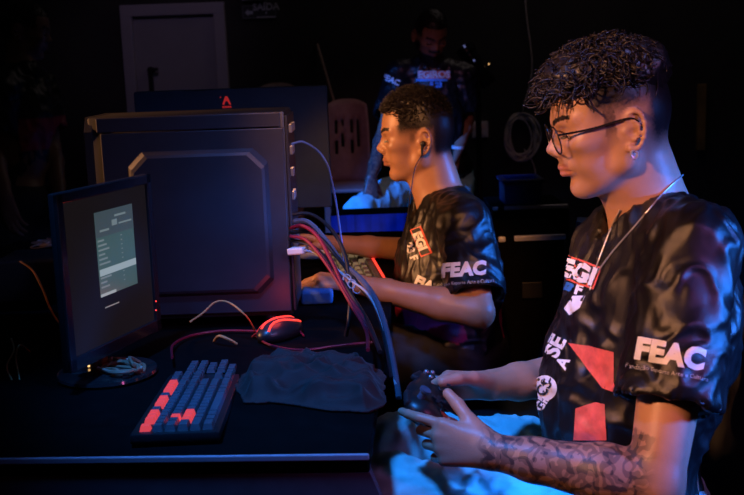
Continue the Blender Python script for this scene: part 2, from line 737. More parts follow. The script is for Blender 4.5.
structure('floor', MB().box((0, 3.2, FLOOR_Z - .05), (9, 8.2, .1)), M_FLOOR)
structure('stage_floor', MB().box((0, 1.6, -.11), (5.6, 6.6, .22)), M_STAGE)
structure('wall_back', MB().box((0, WALL_Y + .05, 1.3), (9, .1, 3.4)), M_WALL)
structure('wall_left', MB().box((-4.05, 3.2, 1.3), (.1, 7.6, 3.4)), M_WALL)
structure('wall_right', MB().box((4.05, 3.2, 1.3), (.1, 7.6, 3.4)), M_WALL)
M_BLACK_PLASTIC = mat('black_plastic', (0.012, 0.012, 0.013), 0.38, var=0.15, bump=0.05)


def PY(px, py, y):
    """The point on the upright plane at depth y seen at pixel (px, py)."""
    v = CAM_ROT @ Vector(((px - 372) / FPX, -(py - 247.5) / FPX, -1))
    return CAM_LOC + v * ((y - CAM_LOC.y) / v.y)


# door in the back wall: painted frame, flat leaf, dark lever handle
a, b_ = PY(121, 6, WALL_Y), PY(225, 2, WALL_Y)
x0, x1, zt = a.x, b_.x, (a.z + b_.z) / 2
door = empty('door_1', (0.5 * (x0 + x1), WALL_Y, FLOOR_Z), 'pale flat door in a wide painted frame in the back wall', None)
door['kind'] = 'structure'
fb = MB()
fw_ = .075
fb.box((x0 + fw_ / 2, WALL_Y - .03, (zt + FLOOR_Z) / 2), (fw_, .07, zt - FLOOR_Z), bev=.006)
fb.box((x1 - fw_ / 2, WALL_Y - .03, (zt + FLOOR_Z) / 2), (fw_, .07, zt - FLOOR_Z), bev=.006)
fb.box(((x0 + x1) / 2, WALL_Y - .03, zt - fw_ / 2), (x1 - x0, .072, fw_), bev=.006)
fb.build('door_frame', M_DOORFRAME, door)
lb = MB()
lb.box(((x0 + x1) / 2, WALL_Y - .005, (zt - fw_ + FLOOR_Z) / 2), (x1 - x0 - 2 * fw_, .03, zt - fw_ - FLOOR_Z))
leaf = lb.build('door_leaf', M_DOOR, door)
hb = MB()
h0 = PY(152, 70, WALL_Y - .02)
hb.cyl(h0 + Vector((0, .0, 0)), h0 + Vector((0, -.05, 0)), .022, n=14)
hb.bar(h0 + Vector((0, -.05, .0)), h0 + Vector((.0, -.05, -.15)), .03, .02, (0, 1, 0), bev=.004)
hb.bar(h0 + Vector((0, -.05, .0)), h0 + Vector((.05, -.05, .005)), .025, .02, (0, 0, 1), bev=.004)
hb.build('door_handle', M_BLACK_PLASTIC, leaf)

# narrow timber post at the right of the back wall
p0_, p1_ = PY(701, 84, WALL_Y), PY(701, 150, WALL_Y)
tb = MB().box((p0_.x, WALL_Y - .02, (p0_.z + p1_.z) / 2), (.05, .05, p0_.z - p1_.z), bev=.004)
structure('trim_1', tb, mat('timber_trim', (0.30, 0.17, 0.05), 0.5, var=.3, vscale=8))

# ------------------------------------------------------------------ people
def V3(a):
    return np.array(a, float)


def frame(fwd, up):
    """Rotation whose columns are forward, left, up."""
    f = Vector(fwd).normalized()
    u = Vector(up)
    u = (u - f * u.dot(f)).normalized()
    l = u.cross(f)
    return Matrix((f, l, u)).transposed()


class Head:
    """Head frame: origin midway between the ear canals; f forward, u up, l to the person's left (metres)."""

    def __init__(s, origin, yaw_dir, pitch, scale=1.0, fs=1.0, tilt=0.0):
        f = Vector(yaw_dir).normalized()
        side = Vector((0, 0, 1)).cross(f)
        f = Matrix.Rotation(R(pitch), 3, side) @ f
        u = f.cross(side)
        u = Matrix.Rotation(R(tilt), 3, f) @ u
        s.M = frame(f, u)
        s.o = Vector(origin)
        s.s, s.fs = scale, fs

    def __call__(s, f, u, l=0.0):
        return s.o + s.M @ Vector((f * s.fs, l, u)) * s.s

    def local(s, V):
        q = (V - np.array(s.o)) @ np.array(s.M) / s.s
        return q[:, 0] / s.fs, q[:, 2], q[:, 1]      # f, u, l

    def add(s, F, jaw=1.0, nose=1.0, ears=True, cheek=1.0):
        H, M, c = s, s.M, s.s
        rot = np.array(M)

        def e(p, r, k, op='u'):
            F.ell(p, (r[0] * c * s.fs, r[1] * c, r[2] * c), rot, k, op)
        e(H(0.002, .045), (.098, .076, .092), .01)
        e(H(-.03, .03), (.070, .073, .075), .02)
        e(H(.045, .002), (.050, .060, .075), .02)
        e(H(.042, -.045), (.044, .046 * jaw, .048), .02)
        for g in (1, -1):
            F.cap(H(.002, -.046, .050 * jaw * g), H(.067, -.081, .015 * g), .014 * c, .0145 * c, .022)
            F.cap(H(-.002, -.01, .060 * g), H(.002, -.046, .051 * jaw * g), .012 * c, .013 * c, .02)
            e(H(.064, -.004, .044 * g), (.024, .018, .015 * cheek), .016)
            e(H(.055, -.035, .036 * g), (.022, .016, .022), .018)
        e(H(.0745, -.081), (.0165, .021, .015), .012)
        for g in (1, -1):
            F.cap(H(.0915, .034, .008 * g), H(.071, .037, .047 * g), .0085 * c, .007 * c, .012)
        for g in (1, -1):
            e(H(.101, .014, .033 * g), (.019, .018, .013), .009, 's')
        for g in (1, -1):
            F.sph(H(.0745, .0135, .031 * g), .0137 * c, .005)
            e(H(.0895, .0085, .031 * g), (.006, .0125, .0036), .002, 's')
        F.cap(H(.084, .024), H(.099, -.014), .0105 * c, .0135 * c, .010)
        F.cap(H(.0895, .022), H(.112 * nose, -.0085), .006 * c, .0088 * c, .006)
        for g in (1, -1):
            F.sph(H(.1005, -.0155, .0115 * g), .0085 * c, .005)
        e(H(.085, -.038), (.0165, .028, .017), .012)
        for g in (1, -1):
            F.cap(H(.1005, -.0400), H(.0855, -.0460, .023 * g), .0058 * c, .0032 * c, .004)
            F.cap(H(.0975, -.0528), H(.0855, -.0485, .022 * g), .0072 * c, .0034 * c, .004)
            F.cap(H(.110, -.0466), H(.0895, -.0475, .024 * g), .0016 * c, .0016 * c, .003, 's')
            F.sph(H(.1055, -.0235, .0062 * g), .0036 * c, .003, 's')
        e(H(.1025, -.0640), (.008, .020, .0055), .01, 's')
        if ears:
            for g in (1, -1):
                def E(df, du, out):
                    a = R(14)
                    return H(-.014 + df * math.cos(a) - du * math.sin(a), .002 + du * math.cos(a) + df * math.sin(a), (.0745 + out - .35 * df) * g)
                e(E(0, 0, .0), (.014, .0055, .026), .006)
                n = 12
                pts = []
                for i in range(n + 1):
                    a = R(30 + 255 * i / n)
                    pts.append(E(.0160 * math.cos(a), .0305 * math.sin(a), .0065))
                F.chain(pts, [.0036 * c] * (n + 1), .003)
                F.sph(E(.004, -.0285, .004), .0072 * c, .005)
                F.chain([E(.003, .017, .006), E(-.006, .008, .0065), E(-.0075, -.004, .0065), E(-.002, -.015, .006)], [.003 * c] * 4, .003)
                F.sph(E(.0135, -.003, .003), .0048 * c, .004)
                F.sph(E(.003, -.004, .010), .0072 * c, .003, 's')


def hand(F, W, D, N, left, curl, spread=0.06, thumb=((.55, .25, .8), (.9, .2, .45)), sc=1.0, k=.006, side_bend=0.0):
    """A hand of palm, four jointed fingers and a thumb. W wrist, D towards the fingers, N out of the palm.
    curl: four triples of degrees (index to pinky). thumb: directions of its two free segments in (D, N, S)."""
    D = Vector(D).normalized()
    N = Vector(N)
    N = (N - D * N.dot(D)).normalized()
    S = N.cross(D) if left else D.cross(N)
    W = Vector(W)

    def X(d, n, s_):
        return W + (D * d + N * n + S * s_) * sc
    base = [(.090, .0, .0285), (.094, -.002, .009), (.089, .0, -.0105), (.080, .003, -.0285)]
    lens = [(.043, .026, .020), (.048, .030, .021), (.044, .028, .020), (.034, .020, .018)]
    rad = [.0092, .0094, .0090, .0080]
    for i, (d, n, s_) in enumerate(base):
        F.cap(X(.006, 0, .42 * s_), X(d, n, s_), .0155 * sc, (rad[i] + .0022) * sc, .012)
        p = X(d, n, s_)
        sp = spread * (1.5 - i) + side_bend
        d0 = (D + S * sp).normalized()
        axis = d0.cross(N).normalized()
        ang = 0
        for j in range(3):
            ang += curl[i][j]
            dr = Matrix.Rotation(R(ang), 3, axis) @ d0
            q = p + dr * lens[i][j] * sc
            F.cap(p, q, rad[i] * (1 - .09 * j) * sc, rad[i] * (.93 - .09 * j) * sc, .0035)
            p = q
    F.ell(X(.045, .008, 0), (.03 * sc,) * 3, None, .02) if False else None
    t0 = X(.022, .008, .022)
    t1 = X(.050, .014, .040)
    F.cap(t0, t1, .0165 * sc, .0135 * sc, .012)
    p = t1
    for j, (td, L) in enumerate(zip(thumb, (.036, .029))):
        dr = (D * td[0] + N * td[1] + S * td[2]).normalized()
        q = p + dr * L * sc
        F.cap(p, q, (.0118 - .0012 * j) * sc, (.0108 - .0016 * j) * sc, .005)
        p = q
    return X


def limb(F, pts, rs, k=.02):
    F.chain(pts, rs, k)


def torso_frame(SL, SR, neck, pelvis):
    L = (Vector(SL) - Vector(SR)).normalized()
    U = (Vector(neck) - Vector(pelvis))
    U = (U - L * U.dot(L)).normalized()
    Fw = L.cross(U)
    return Matrix((Fw, L, U)).transposed()


def body_field(J, head, girth=1.0, **hk):
    """Skin-tight body from joints J: neck, SL, SR, EL, ER, WL, WR, pelvis, HL, HR, KL, KR, AL, AR."""
    F = Field()
    M = torso_frame(J['SL'], J['SR'], J['neck'], J['pelvis'])
    rot = np.array(M)
    mid = (Vector(J['SL']) + Vector(J['SR'])) / 2
    pel = Vector(J['pelvis'])
    up = M.col[2]
    fw = M.col[0]
    wd = (Vector(J['SL']) - Vector(J['SR'])).length / 2
    g = girth
    F.ell(mid - up * .12 - fw * .008, (.100 * g, wd * .88, .19), rot, .03)
    F.ell(mid.lerp(pel, .6), (.10 * g, wd * .80, .17), rot, .04)
    F.ell(pel + up * .02, (.11 * g, wd * .88, .12), rot, .04)
    nb = Vector(J['neck'])
    for s in ('L', 'R'):
        F.cap(nb - up * .02, J['S' + s], .045, .050, .04)
        F.chain([J['S' + s], Vector(J['S' + s]).lerp(Vector(J['E' + s]), .45), J['E' + s]], [.052 * g, .046 * g, .037 * g], .02)
        e, w_ = Vector(J['E' + s]), Vector(J['W' + s])
        F.chain([e, e.lerp(w_, .3), e.lerp(w_, .75), w_], [.038 * g, .041 * g, .030 * g, .0255 * g], .015)
        F.chain([J['H' + s], J['K' + s], J['A' + s]], [.08, .055, .038], .02)
        a = Vector(J['A' + s])
        kdir = (Vector(J['K' + s]) - Vector(J['H' + s]))
        kdir.z = 0
        kdir.normalize()
        F.cap(a, a + kdir * .14 - Vector((0, 0, .05)), .035, .03, .02)
    nr = J.get('neck_r', .056)
    F.cap(head(-.022, -.015), nb, nr * .97, nr * 1.08, .022)
    F.cap(head(.02, -.06), nb + fw * .02, nr * .62, nr * .8, .03)
    head.add(F, **hk)
    return F, M


def jersey_field(J, M, girth=1.0, cuff=0.66, sl_r=(.064, .074), drop=0.0, collar=.068):
    F = Field()
    rot = np.array(M)
    mid = (Vector(J['SL']) + Vector(J['SR'])) / 2
    pel = Vector(J['pelvis'])
    up, fw = M.col[2], M.col[0]
    wd = (Vector(J['SL']) - Vector(J['SR'])).length / 2
    g = girth
    F.ell(mid - up * .12 - fw * .005, (.122 * g, wd * 1.02, .205), rot, .04)
    F.ell(mid.lerp(pel, .55) + fw * .03, (.130 * g, wd * 1.0, .20), rot, .05)
    F.ell(pel + up * .02 + fw * .035, (.140 * g, wd * 1.04, .11), rot, .05)
    nb = Vector(J['neck'])
    for s in ('L', 'R'):
        S, E = Vector(J['S' + s]), Vector(J['E' + s])
        F.cap(nb - up * .022, S, .058, .060, .045)
        c = S.lerp(E, cuff)
        F.cap(S, S.lerp(E, cuff + .1), sl_r[0], sl_r[1], .028)
    for s in ('L', 'R'):
        S, E = Vector(J['S' + s]), Vector(J['E' + s])
        ax = (E - S).normalized()
        c = S.lerp(E, cuff)
        tilt = J.get('cuff_' + s)
        # cut the sleeve off with a large flat disc beyond the cuff and hollow its end
        L = (E - S).length
        F.ops.append(('e', V3(c + ax * .10), V3((.10, .115, .115)), np.array(frame(ax, (0.3, 0.2, 1))), .004, 's'))
        F.cap(c - ax * .035, c + ax * .03, sl_r[1] - .016, sl_r[1] - .007, .003, 's')
    F.cap(nb - up * .015 + fw * .012, nb + up * .12 + fw * .01, collar, collar * 1.25, .006, 's')
    F.ell(nb + fw * .07 - up * .005, (.035, .03, .05), rot, .008, 's')
    return F


def cloth_folds(amp, seed, sx=(16, 16, 7), ridge=True):
    def fn(V):
        a = nz(V, sx, seed)
        wv = V + 0.05 * np.stack([nz(V, 6, seed + 9), nz(V, 6, seed + 19), nz(V, 6, seed + 29)], 1)
        b = 1 - np.abs(nz(wv, (22, 22, 9), seed + 40)) * 2.2
        c = 1 - np.abs(nz(wv, (9, 9, 20), seed + 70)) * 2.2
        d = 1 - np.abs(nz(wv + .03 * np.stack([nz(V, 15, seed + 3)] * 3, 1), (30, 30, 17), seed + 90)) * 3.0
        return (amp * (0.8 * a + 0.55 * b + 0.45 * c + .45 * np.maximum(d, -.3) - .5)).astype(np.float32)
    return fn


def jeans_field(J, M, g=1.0):
    F = Field()
    pel = Vector(J['pelvis'])
    rot = np.array(M)
    F.ell(pel + M.col[2] * .0, (.132 * g, .172 * g, .115), rot, .03)
    for s in ('L', 'R'):
        H, K, A = Vector(J['H' + s]), Vector(J['K' + s]), Vector(J['A' + s])
        F.chain([H, H.lerp(K, .55), K, K.lerp(A, .5), A.lerp(K, .06)], [.095 * g, .088 * g, .072 * g, .064 * g, .060 * g], .02)
    return F


def eyes(head, parent, m_eye, m_iris, look=(1, -.12, 0)):
    for g in (1, -1):
        b = MB()
        c = head(.0748, .0125, .031 * g)
        b.sphere(c, .0122 * head.s, n=16)
        lk = (head.M @ Vector((look[0], look[2], look[1]))).normalized()
        q = lk.to_track_quat('Z', 'Y').to_matrix()
        b.lathe([(0, .0126 * head.s), (.003, .0125 * head.s), (.0056, .0112 * head.s)], c, lk, 14, 1)
        b.build('eye', [m_eye, m_iris], parent, smooth=True)


def curls(b, pts_fn, n, length, rad, wave, seg=9, sides=5):
    """n wavy locks; pts_fn() gives (root, direction, lean) for each."""
    for _ in range(n):
        p, d, lean = pts_fn()
        d = Vector(d).normalized()
        L = length * rng.uniform(.7, 1.25)
        o = d.orthogonal().normalized()
        o2 = d.cross(o)
        ph, tw = rng.uniform(0, 6.28), rng.uniform(3.5, 6.5) * rng.choice([-1, 1])
        pts, rs = [], []
        for i in range(seg + 1):
            t = i / seg
            q = Vector(p) + d * (L * t) + Vector(lean) * (L * t * t)
            a = ph + tw * t
            am = wave * min(1, t * 2.5)
            q += (o * math.cos(a) + o2 * math.sin(a)) * am
            pts.append(q)
            rs.append(rad * (1 - .55 * t ** 2))
        b.tube(pts, rs, sides)


def smooth_poly(t, a, b):
    t = np.clip((t - a) / (b - a), 0, 1)
    return t * t * (3 - 2 * t)

M_SKIN1 = skin_mat('skin_light', (0.47, 0.26, 0.175), (0.42, 0.15, 0.12), (0.012, 0.009, 0.010), (0.035, 0.032, 0.040))
M_SKIN2 = skin_mat('skin_tan', (0.42, 0.215, 0.125), (0.34, 0.13, 0.09), (0.014, 0.010, 0.010), (0.035, 0.032, 0.040))
M_SKIN3 = skin_mat('skin_brown', (0.30, 0.16, 0.10), (0.24, 0.10, 0.08), (0.010, 0.008, 0.008), (0.04, 0.035, 0.04))
M_HAIR = mat('black_hair', (0.012, 0.009, 0.010), 0.42, 0, 0.3, 90, spec=0.5)
M_EYE = mat('eye_white', (0.62, 0.58, 0.55), 0.2, var=0.04)
M_IRIS = mat('eye_brown', (0.03, 0.016, 0.010), 0.12, var=0.2, vscale=300)
M_JERSEY = cloth_mat('jersey_black', (0.0045, 0.004, 0.0045), (0.06, 0.055, 0.06), 0.20, 0.37, 0.0)
M_DENIM = denim_mat('light_denim', (0.32, 0.74, 0.74))
M_DARK_TROUSER = mat('dark_trousers', (0.012, 0.012, 0.014), 0.8, var=0.25, bump=0.3, bscale=400)
M_PRINT_WHITE = mat('print_white', (0.78, 0.76, 0.74), 0.5, var=0.03)
M_PRINT_CORAL = mat('print_coral', (0.78, 0.12, 0.08), 0.5, var=0.3, vscale=40)
M_PRINT_BLACK = mat('print_black', (.010, .010, .010), .6)
M_PRINT_BLUE = mat('print_blue', (0.03, 0.16, 0.42), 0.5, var=0.05)
M_PRINT_GREY = mat('print_grey', (0.42, 0.41, 0.42), 0.5, var=0.05)
M_PRINT_GOLD = mat('print_gold', (0.55, 0.38, 0.12), 0.5, var=0.05)
M_SHOE = mat('black_shoe', (0.015, 0.015, 0.016), 0.6, var=0.2)
M_STEEL = mat('polished_steel', (0.75, 0.73, 0.70), 0.38, 0.75, var=0.04)
M_GLASSES = mat('black_acetate', (0.012, 0.010, 0.010), 0.25, var=0.1)


def glass_mat(name, col=(1, 1, 1), rough=0.0):
    m = bpy.data.materials.new(name)
    m.use_nodes = True
    nt = m.node_tree
    nt.nodes.remove(nt.nodes['Principled BSDF'])
    g = nt.nodes.new('ShaderNodeBsdfGlossy')
    g.inputs['Roughness'].default_value = 0.02
    t = nt.nodes.new('ShaderNodeBsdfTransparent')
    t.inputs['Color'].default_value = (*col, 1)
    fr = nt.nodes.new('ShaderNodeValue')
    fr.outputs[0].default_value = 0.05
    mx = nt.nodes.new('ShaderNodeMixShader')
    nt.links.new(fr.outputs[0], mx.inputs[0])
    nt.links.new(t.outputs[0], mx.inputs[1])
    nt.links.new(g.outputs[0], mx.inputs[2])
    nt.links.new(mx.outputs[0], nt.nodes['Material Output'].inputs['Surface'])
    return m


M_LENS = glass_mat('spectacle_glass', (0.97, 0.96, 0.95))


def shoes(J, parent, m):
    for s in ('L', 'R'):
        F = Field()
        a = Vector(J['A' + s])
        kd = Vector(J['K' + s]) - Vector(J['H' + s])
        kd.z = 0
        kd.normalize()
        F.cap(a + Vector((0, 0, -.01)), a + kd * .02 + Vector((0, 0, -.045)), .045, .043, .02)
        F.cap(a - kd * .02 + Vector((0, 0, -.05)), a + kd * .17 + Vector((0, 0, -.055)), .042, .038, .02)
        F.plane(a + Vector((0, 0, -.085)), (0, 0, -1))
        me = F.mesh('shoe', .007, smooth=1)
        link('shoe', me, m, parent)


# ============ the player in glasses, front right ============
J1 = dict(neck=P(652, 208, 1.71), SL=P(692, 248, 1.57), SR=P(612, 246, 1.90), EL=P(655, 484, 1.50), ER=P(592, 372, 1.97),
          WL=P(494, 452, 1.57), WR=P(492, 385, 1.80), pelvis=P(632, 512, 1.84), HL=P(655, 536, 1.74), HR=P(645, 478, 1.95),
          KL=P(395, 503, 1.72), KR=P(402, 452, 1.98), neck_r=.057)
J1['AL'] = Vector((J1['KL'].x + .06, J1['KL'].y, .10))
J1['AR'] = Vector((J1['KR'].x + .05, J1['KR'].y + .02, .10))
H1 = Head(P(614, 130, 1.665), (-1, 0, 0), 11, .99, .94)
F1, T1 = body_field(J1, H1, 1.06)
# near (left) hand: thumb side up, fingers curled round the pad's far grip
hl = hand(F1, J1['WL'], P(437, 441, 1.60) - J1['WL'], (0.10, 0.85, -0.25), True,
          [(6, 20, 14), (38, 55, 35), (46, 60, 40), (50, 62, 40)], .05, ((.70, .35, .60), (.75, .30, .50)), .95)
hr = hand(F1, J1['WR'], P(450, 386, 1.78) - J1['WR'], (0.0, -0.75, -0.55), False,
          [(30, 35, 25), (48, 55, 35), (52, 60, 40), (55, 60, 40)], .05, ((.95, .25, .35), (.98, .15, -.05)), .98)
me = F1.mesh('person', .0034, [(2, H1.o.z - .13, H1.o.z + .09, .0022), (2, -1, .45, .008)], 2)
V = coords(me)
f, u, l = H1.local(V)
zone = np.zeros((len(V), 4), np.float32)
zone[:, 3] = 1
# faded hair on the sides and nape
up_edge = smooth_poly(u, -.012, .055) * smooth_poly(-f, -.058 + 0, -.030)
nape = smooth_poly(-f, .030, .060) * smooth_poly(u, -.06, .0)
side = np.maximum(smooth_poly(u, .015, .062) * smooth_poly(-f, -.060, -.036), nape)
burn = smooth_poly(u, -.02, .02) * ((f > .012) & (f < .030))
z = np.maximum(side, burn * .7)
top = smooth_poly(u, .085, .10)
z = np.maximum(z, top) * (np.abs(l) < .082) * (u < .2)
ear = (np.abs(l) > .066) & (((f + .014) / .024) ** 2 + ((u - .002) / .037) ** 2 < 1)
z[ear] = 0
# brows
for g in (1, -1):
    a, b = np.array((.098, .034, .012 * g)), np.array((.078, .040, .048 * g))
    p = np.stack([f, u, l], 1)
    t = np.clip(((p - a) @ (b - a)) / ((b - a) @ (b - a)), 0, 1)
    dd = np.abs(u - (a[1] + t * (b[1] - a[1])) - .004 * np.sin(t * 3))
    m_ = (dd < .0038) & (f > .06) & (l * g > .009) & (l * g < .052)
    z = np.maximum(z, m_ * .95)
# lash line
for g in (1, -1):
    m_ = (np.abs(u - .0095 + 6.0 * (l - .031 * g) ** 2) < .0026) & (f > .068) & (np.abs(l - .031 * g) < .016)
    z = np.maximum(z, m_ * .9)
# moustache shade
ms = (np.abs(u + .0325) < .006) & (f > .085) & (np.abs(l) < .026)
z = np.maximum(z, ms * .28)
zone[:, 0] = z
lips = (u < -.0345) & (u > -.0595) & (f > .0905) & (np.abs(l) < .024)
zone[:, 2] = lips * .75
# tattooed left forearm and wrist
a, b = V3(J1['EL']), V3(J1['WL'])
t = ((V - a) @ (b - a)) / ((b - a) @ (b - a))
dist = np.linalg.norm(V - (a + np.clip(t, 0, 1)[:, None] * (b - a)), axis=1)
zone[:, 1] = smooth_poly(t, -.02, .10) * (1 - smooth_poly(t, 1.02, 1.14)) * (dist < .075)
set_attr(me, 'zone', zone)
person1 = link('person', me, M_SKIN1)
tag(person1, 'young man in round glasses with curly black hair and a tattooed forearm, holding a gamepad', 'person', kind='thing')
eyes(H1, person1, M_EYE, M_IRIS, (1, -.35, .0))

# jersey
FJ = jersey_field(J1, T1, 1.08, .60, (.068, .080), collar=.066)
me = FJ.mesh('jersey', .0046, smooth=2)
displace(me, cloth_folds(.0088, 3.1))
pr = np.zeros((len(me.vertices), 4), np.float32)
set_attr(me, 'print', pr)
jersey1 = link('jersey', me, M_JERSEY, person1)
bj1 = bvh_of(jersey1)

# jeans
FD = jeans_field(J1, T1, .98)
me = FD.mesh('jeans', .006, smooth=2)
displace(me, cloth_folds(.009, 11.3, (14, 14, 14)))
jeans1 = link('jeans', me, M_DENIM, person1)
shoes(J1, person1, M_SHOE)


# curly hair: a cropped mass plus looping curls thrown forward over the forehead
def scalp1():
    while True:
        a, b = rng.uniform(-1, 1), rng.uniform(-1, 1)
        f_, l_ = .088 * a, .070 * b
        e = 1 - (f_ / .10) ** 2 - (l_ / .078) ** 2
        if e < .06:
            continue
        u_ = .045 + .094 * math.sqrt(e)
        if u_ < .078 + .016 * (f_ < -.03) + .012 * (f_ < -.06):
            continue
        nrm = Vector((f_ / .10 ** 2, l_ / .078 ** 2, (u_ - .045) / .094 ** 2)).normalized()
        fwd = .75 * float(smooth_poly(np.array(f_), -.02, .07))
        d = H1.M @ (nrm + Vector((fwd, 0, -.12 * (fwd > .3))) + Vector(rng.normal(0, .5, 3)))
        return H1(f_, u_ - .004, l_), d, H1.M @ Vector((.3 * fwd + .05, 0, -.35))


b = MB()
curls(b, scalp1, 1500, .034, .0020, .0105, 13, 4)
FH = Field()
rot = np.array(H1.M)
FH.ell(H1(-.004, .096), (.098, .072, .050), rot, .02)
FH.ell(H1(.055, .100), (.050, .058, .034), rot, .02)
FH.ell(H1(-.045, .078), (.056, .070, .052), rot, .02)
hm = FH.mesh('hair', .005, smooth=1)
displace(hm, lambda V: .006 * nz(V, 60) + .004 * nz(V, 120, 5))
bm = bmesh.new()
bm.from_mesh(hm)
tmp = bpy.data.meshes.new('locks')
tmp.from_pydata(b.v, [], b.f)
bm.from_mesh(tmp)
bm.to_mesh(hm)
bm.free()
link('hair', hm, M_HAIR, person1)

# spectacles
gl = MB()
lens = MB()
for g in (1, -1):
    c = H1(.107, .008, .033 * g)
    n_ = (H1.M @ Vector((1, .07 * g, -.08))).normalized()
    ex = (H1.M @ Vector((-.07 * g, 1, 0))).normalized()
    ey = n_.cross(ex)
    ring = [c + ex * (.0245 * math.cos(a)) + ey * (.0225 * math.sin(a)) for a in np.linspace(0, 2 * PI, 33)]
    gl.tube(ring, .0013, 6, cap=False)
    lens.tube([c - n_ * .0004, c + n_ * .0004], [.0228, .0228], 28)
    hinge = H1(.101, .018, .0575 * g)
    gl.tube(catmull([c + ex * (.0225 * g) + ey * .010, hinge, H1(.05, .018, .071 * g), H1(.0, .022, .0795 * g), H1(-.018, .018, .081 * g), H1(-.034, -.004, .079 * g)], 5), .0018, 6)
gl.tube(catmull([H1(.108, .014, .0085), H1(.113, .017, 0), H1(.108, .014, -.0085)], 5), .0013, 6)
glo = gl.build('glasses', M_GLASSES, person1, smooth=True)
lens.build('lens', M_LENS, glo)

# earring and chain
e = MB()
c = H1(-.006, -.034, .0835)
e.tube([c + (H1.M @ Vector((.005 * math.cos(a), 0, .0065 * math.sin(a)))) for a in np.linspace(0, 2 * PI, 17)], .0022, 6, cap=False)
e.build('earring', M_STEEL, person1, smooth=True)


def drape(pts, bvh, c, lift):
    """push a string of points out to just above the cloth, away from c"""
    out = []
    for p in pts:
        d = (p - c).normalized()
        h = bvh.ray_cast(c + d * .4, -d, .4)
        out.append(h[0] + d * lift if h[0] is not None else p)
    return out


up1, fw1, lf1 = T1.col[2], T1.col[0], T1.col[1]
nb1 = Vector(J1['neck'])


def px_shape(pts, cx, cy, d):
    """pixel outline -> metres about (cx, cy) at distance d"""
    return [((x - cx) / FPX * d, -(y - cy) / FPX * d) for x, y in pts]


def print_at(name, cx, cy, d, ang, shapes, bvh, mats, parent, lift=.0012, cut=.006):
    """Printed marks lying on cloth around the point seen at (cx, cy), turned by ang degrees."""
    c = P(cx, cy, d)
    a = R(ang)
    rt = CAM_ROT @ Vector((math.cos(a), math.sin(a), 0))
    up = CAM_ROT @ Vector((-math.sin(a), math.cos(a), 0))
    return decal(name, shapes, c, rt, up, bvh, mats, parent, lift, cut, eye=CAM_LOC)


pm = [M_PRINT_WHITE, M_PRINT_CORAL, M_PRINT_BLUE, M_PRINT_GREY]
k1 = 1.5 / FPX
print_at('sleeve_lettering', 670, 355, 1.5, -10, [(flat_text('FEAC', .0415, .06, 0, spacing=1.06), 0, 0, 0), (flat_text('Fundação Esporte Arte e Cultura', .0088), .0, -.0255, 3)], bj1, pm, jersey1)
print_at('side_panel_print', 592, 370, 1.6, 0, [(px_shape([(569, 343), (590, 346), (614, 352), (614, 392), (603, 388), (590, 372)], 592, 370, 1.6), 0, 0, 1)], bj1, pm, jersey1, cut=.01)
print_at('hem_panel_print', 592, 418, 1.6, 0, [(px_shape([(576, 408), (596, 402), (605, 404), (607, 440), (574, 440)], 592, 418, 1.6), 0, 0, 1)], bj1, pm, jersey1, cut=.01)
dC = 1.72
print_at('chest_badge', 575, 283, dC, -20, [
    ([(-.026, .040), (.034, .040), (.034, .000), (-.026, .000)], 0, 0, 1), ([(-.023, .037), (.031, .037), (.031, .003), (-.023, .003)], 0, 0, 4),
    ([(-.026, -.002), (.0, -.002), (.0, -.017), (-.026, -.017)], 0, 0, 2), (flat_text('F', .026, .05), .010, -.009, 0),
    ([(.004, -.022), (.024, -.014), (.022, -.036), (.010, -.054), (-.002, -.046)], 0, 0, 0), (flat_text('23', .020, .04), -.020, -.030, 0)], bj1, pm + [M_PRINT_BLACK], jersey1)
print_at('chest_badge_lettering', 575, 283, dC, -20, [(flat_text('EGI', .040, .06), .003, .019, 0)], bj1, [M_PRINT_WHITE], jersey1, .0055, .004)
print_at('front_lettering', 557, 350, dC, 62, [(flat_text('SE', .036, .04), .004, .004, 0), (flat_text('A', .026, .04), -.014, -.020, 0)], bj1, pm, jersey1)
print_at('hem_logo', 545, 388, dC, 58, [([(.021 * math.cos(t), .021 * math.sin(t)) for t in np.linspace(0, 2 * PI, 24, endpoint=False)], 0, 0, 0), (flat_text('GIF', .020, .04), -.022, -.010, 0)], bj1, pm, jersey1)
print_at('hem_logo_lettering', 545, 388, dC - .003, 58, [(flat_text('CS', .024, .02), 0, 0, 0)], bj1, [M_PRINT_BLACK], jersey1, .0026)

# neck chain: runs over the collar and meets low on the chest
ch = MB()
pa = [P(683, 175, 1.70), P(668, 188, 1.62), P(652, 206, 1.585), P(634, 227, 1.60), P(614, 250, 1.63), P(598, 272, 1.66), P(590, 290, 1.68)]
pb = [P(590, 290, 1.68), P(596, 268, 1.70), P(604, 246, 1.72), P(612, 226, 1.74), P(620, 210, 1.75)]
ch_p = catmull(pa, 6) + catmull(pb, 6)[1:]
out = []
bb1 = bvh_of(person1)
for p in ch_p:
    d = (p - CAM_LOC).normalized()
    best = None
    for bv in (bj1, bb1):
        h = bv.ray_cast(CAM_LOC, d)
        if h[0] is not None and (best is None or h[3] < best[1]):
            best = (h[0], h[3])
    out.append(best[0] - d * .003 if best and best[1] < 2.2 else p)
ch.tube(out, .0016, 6)
ch.build('neck_chain', M_STEEL, person1, smooth=True)


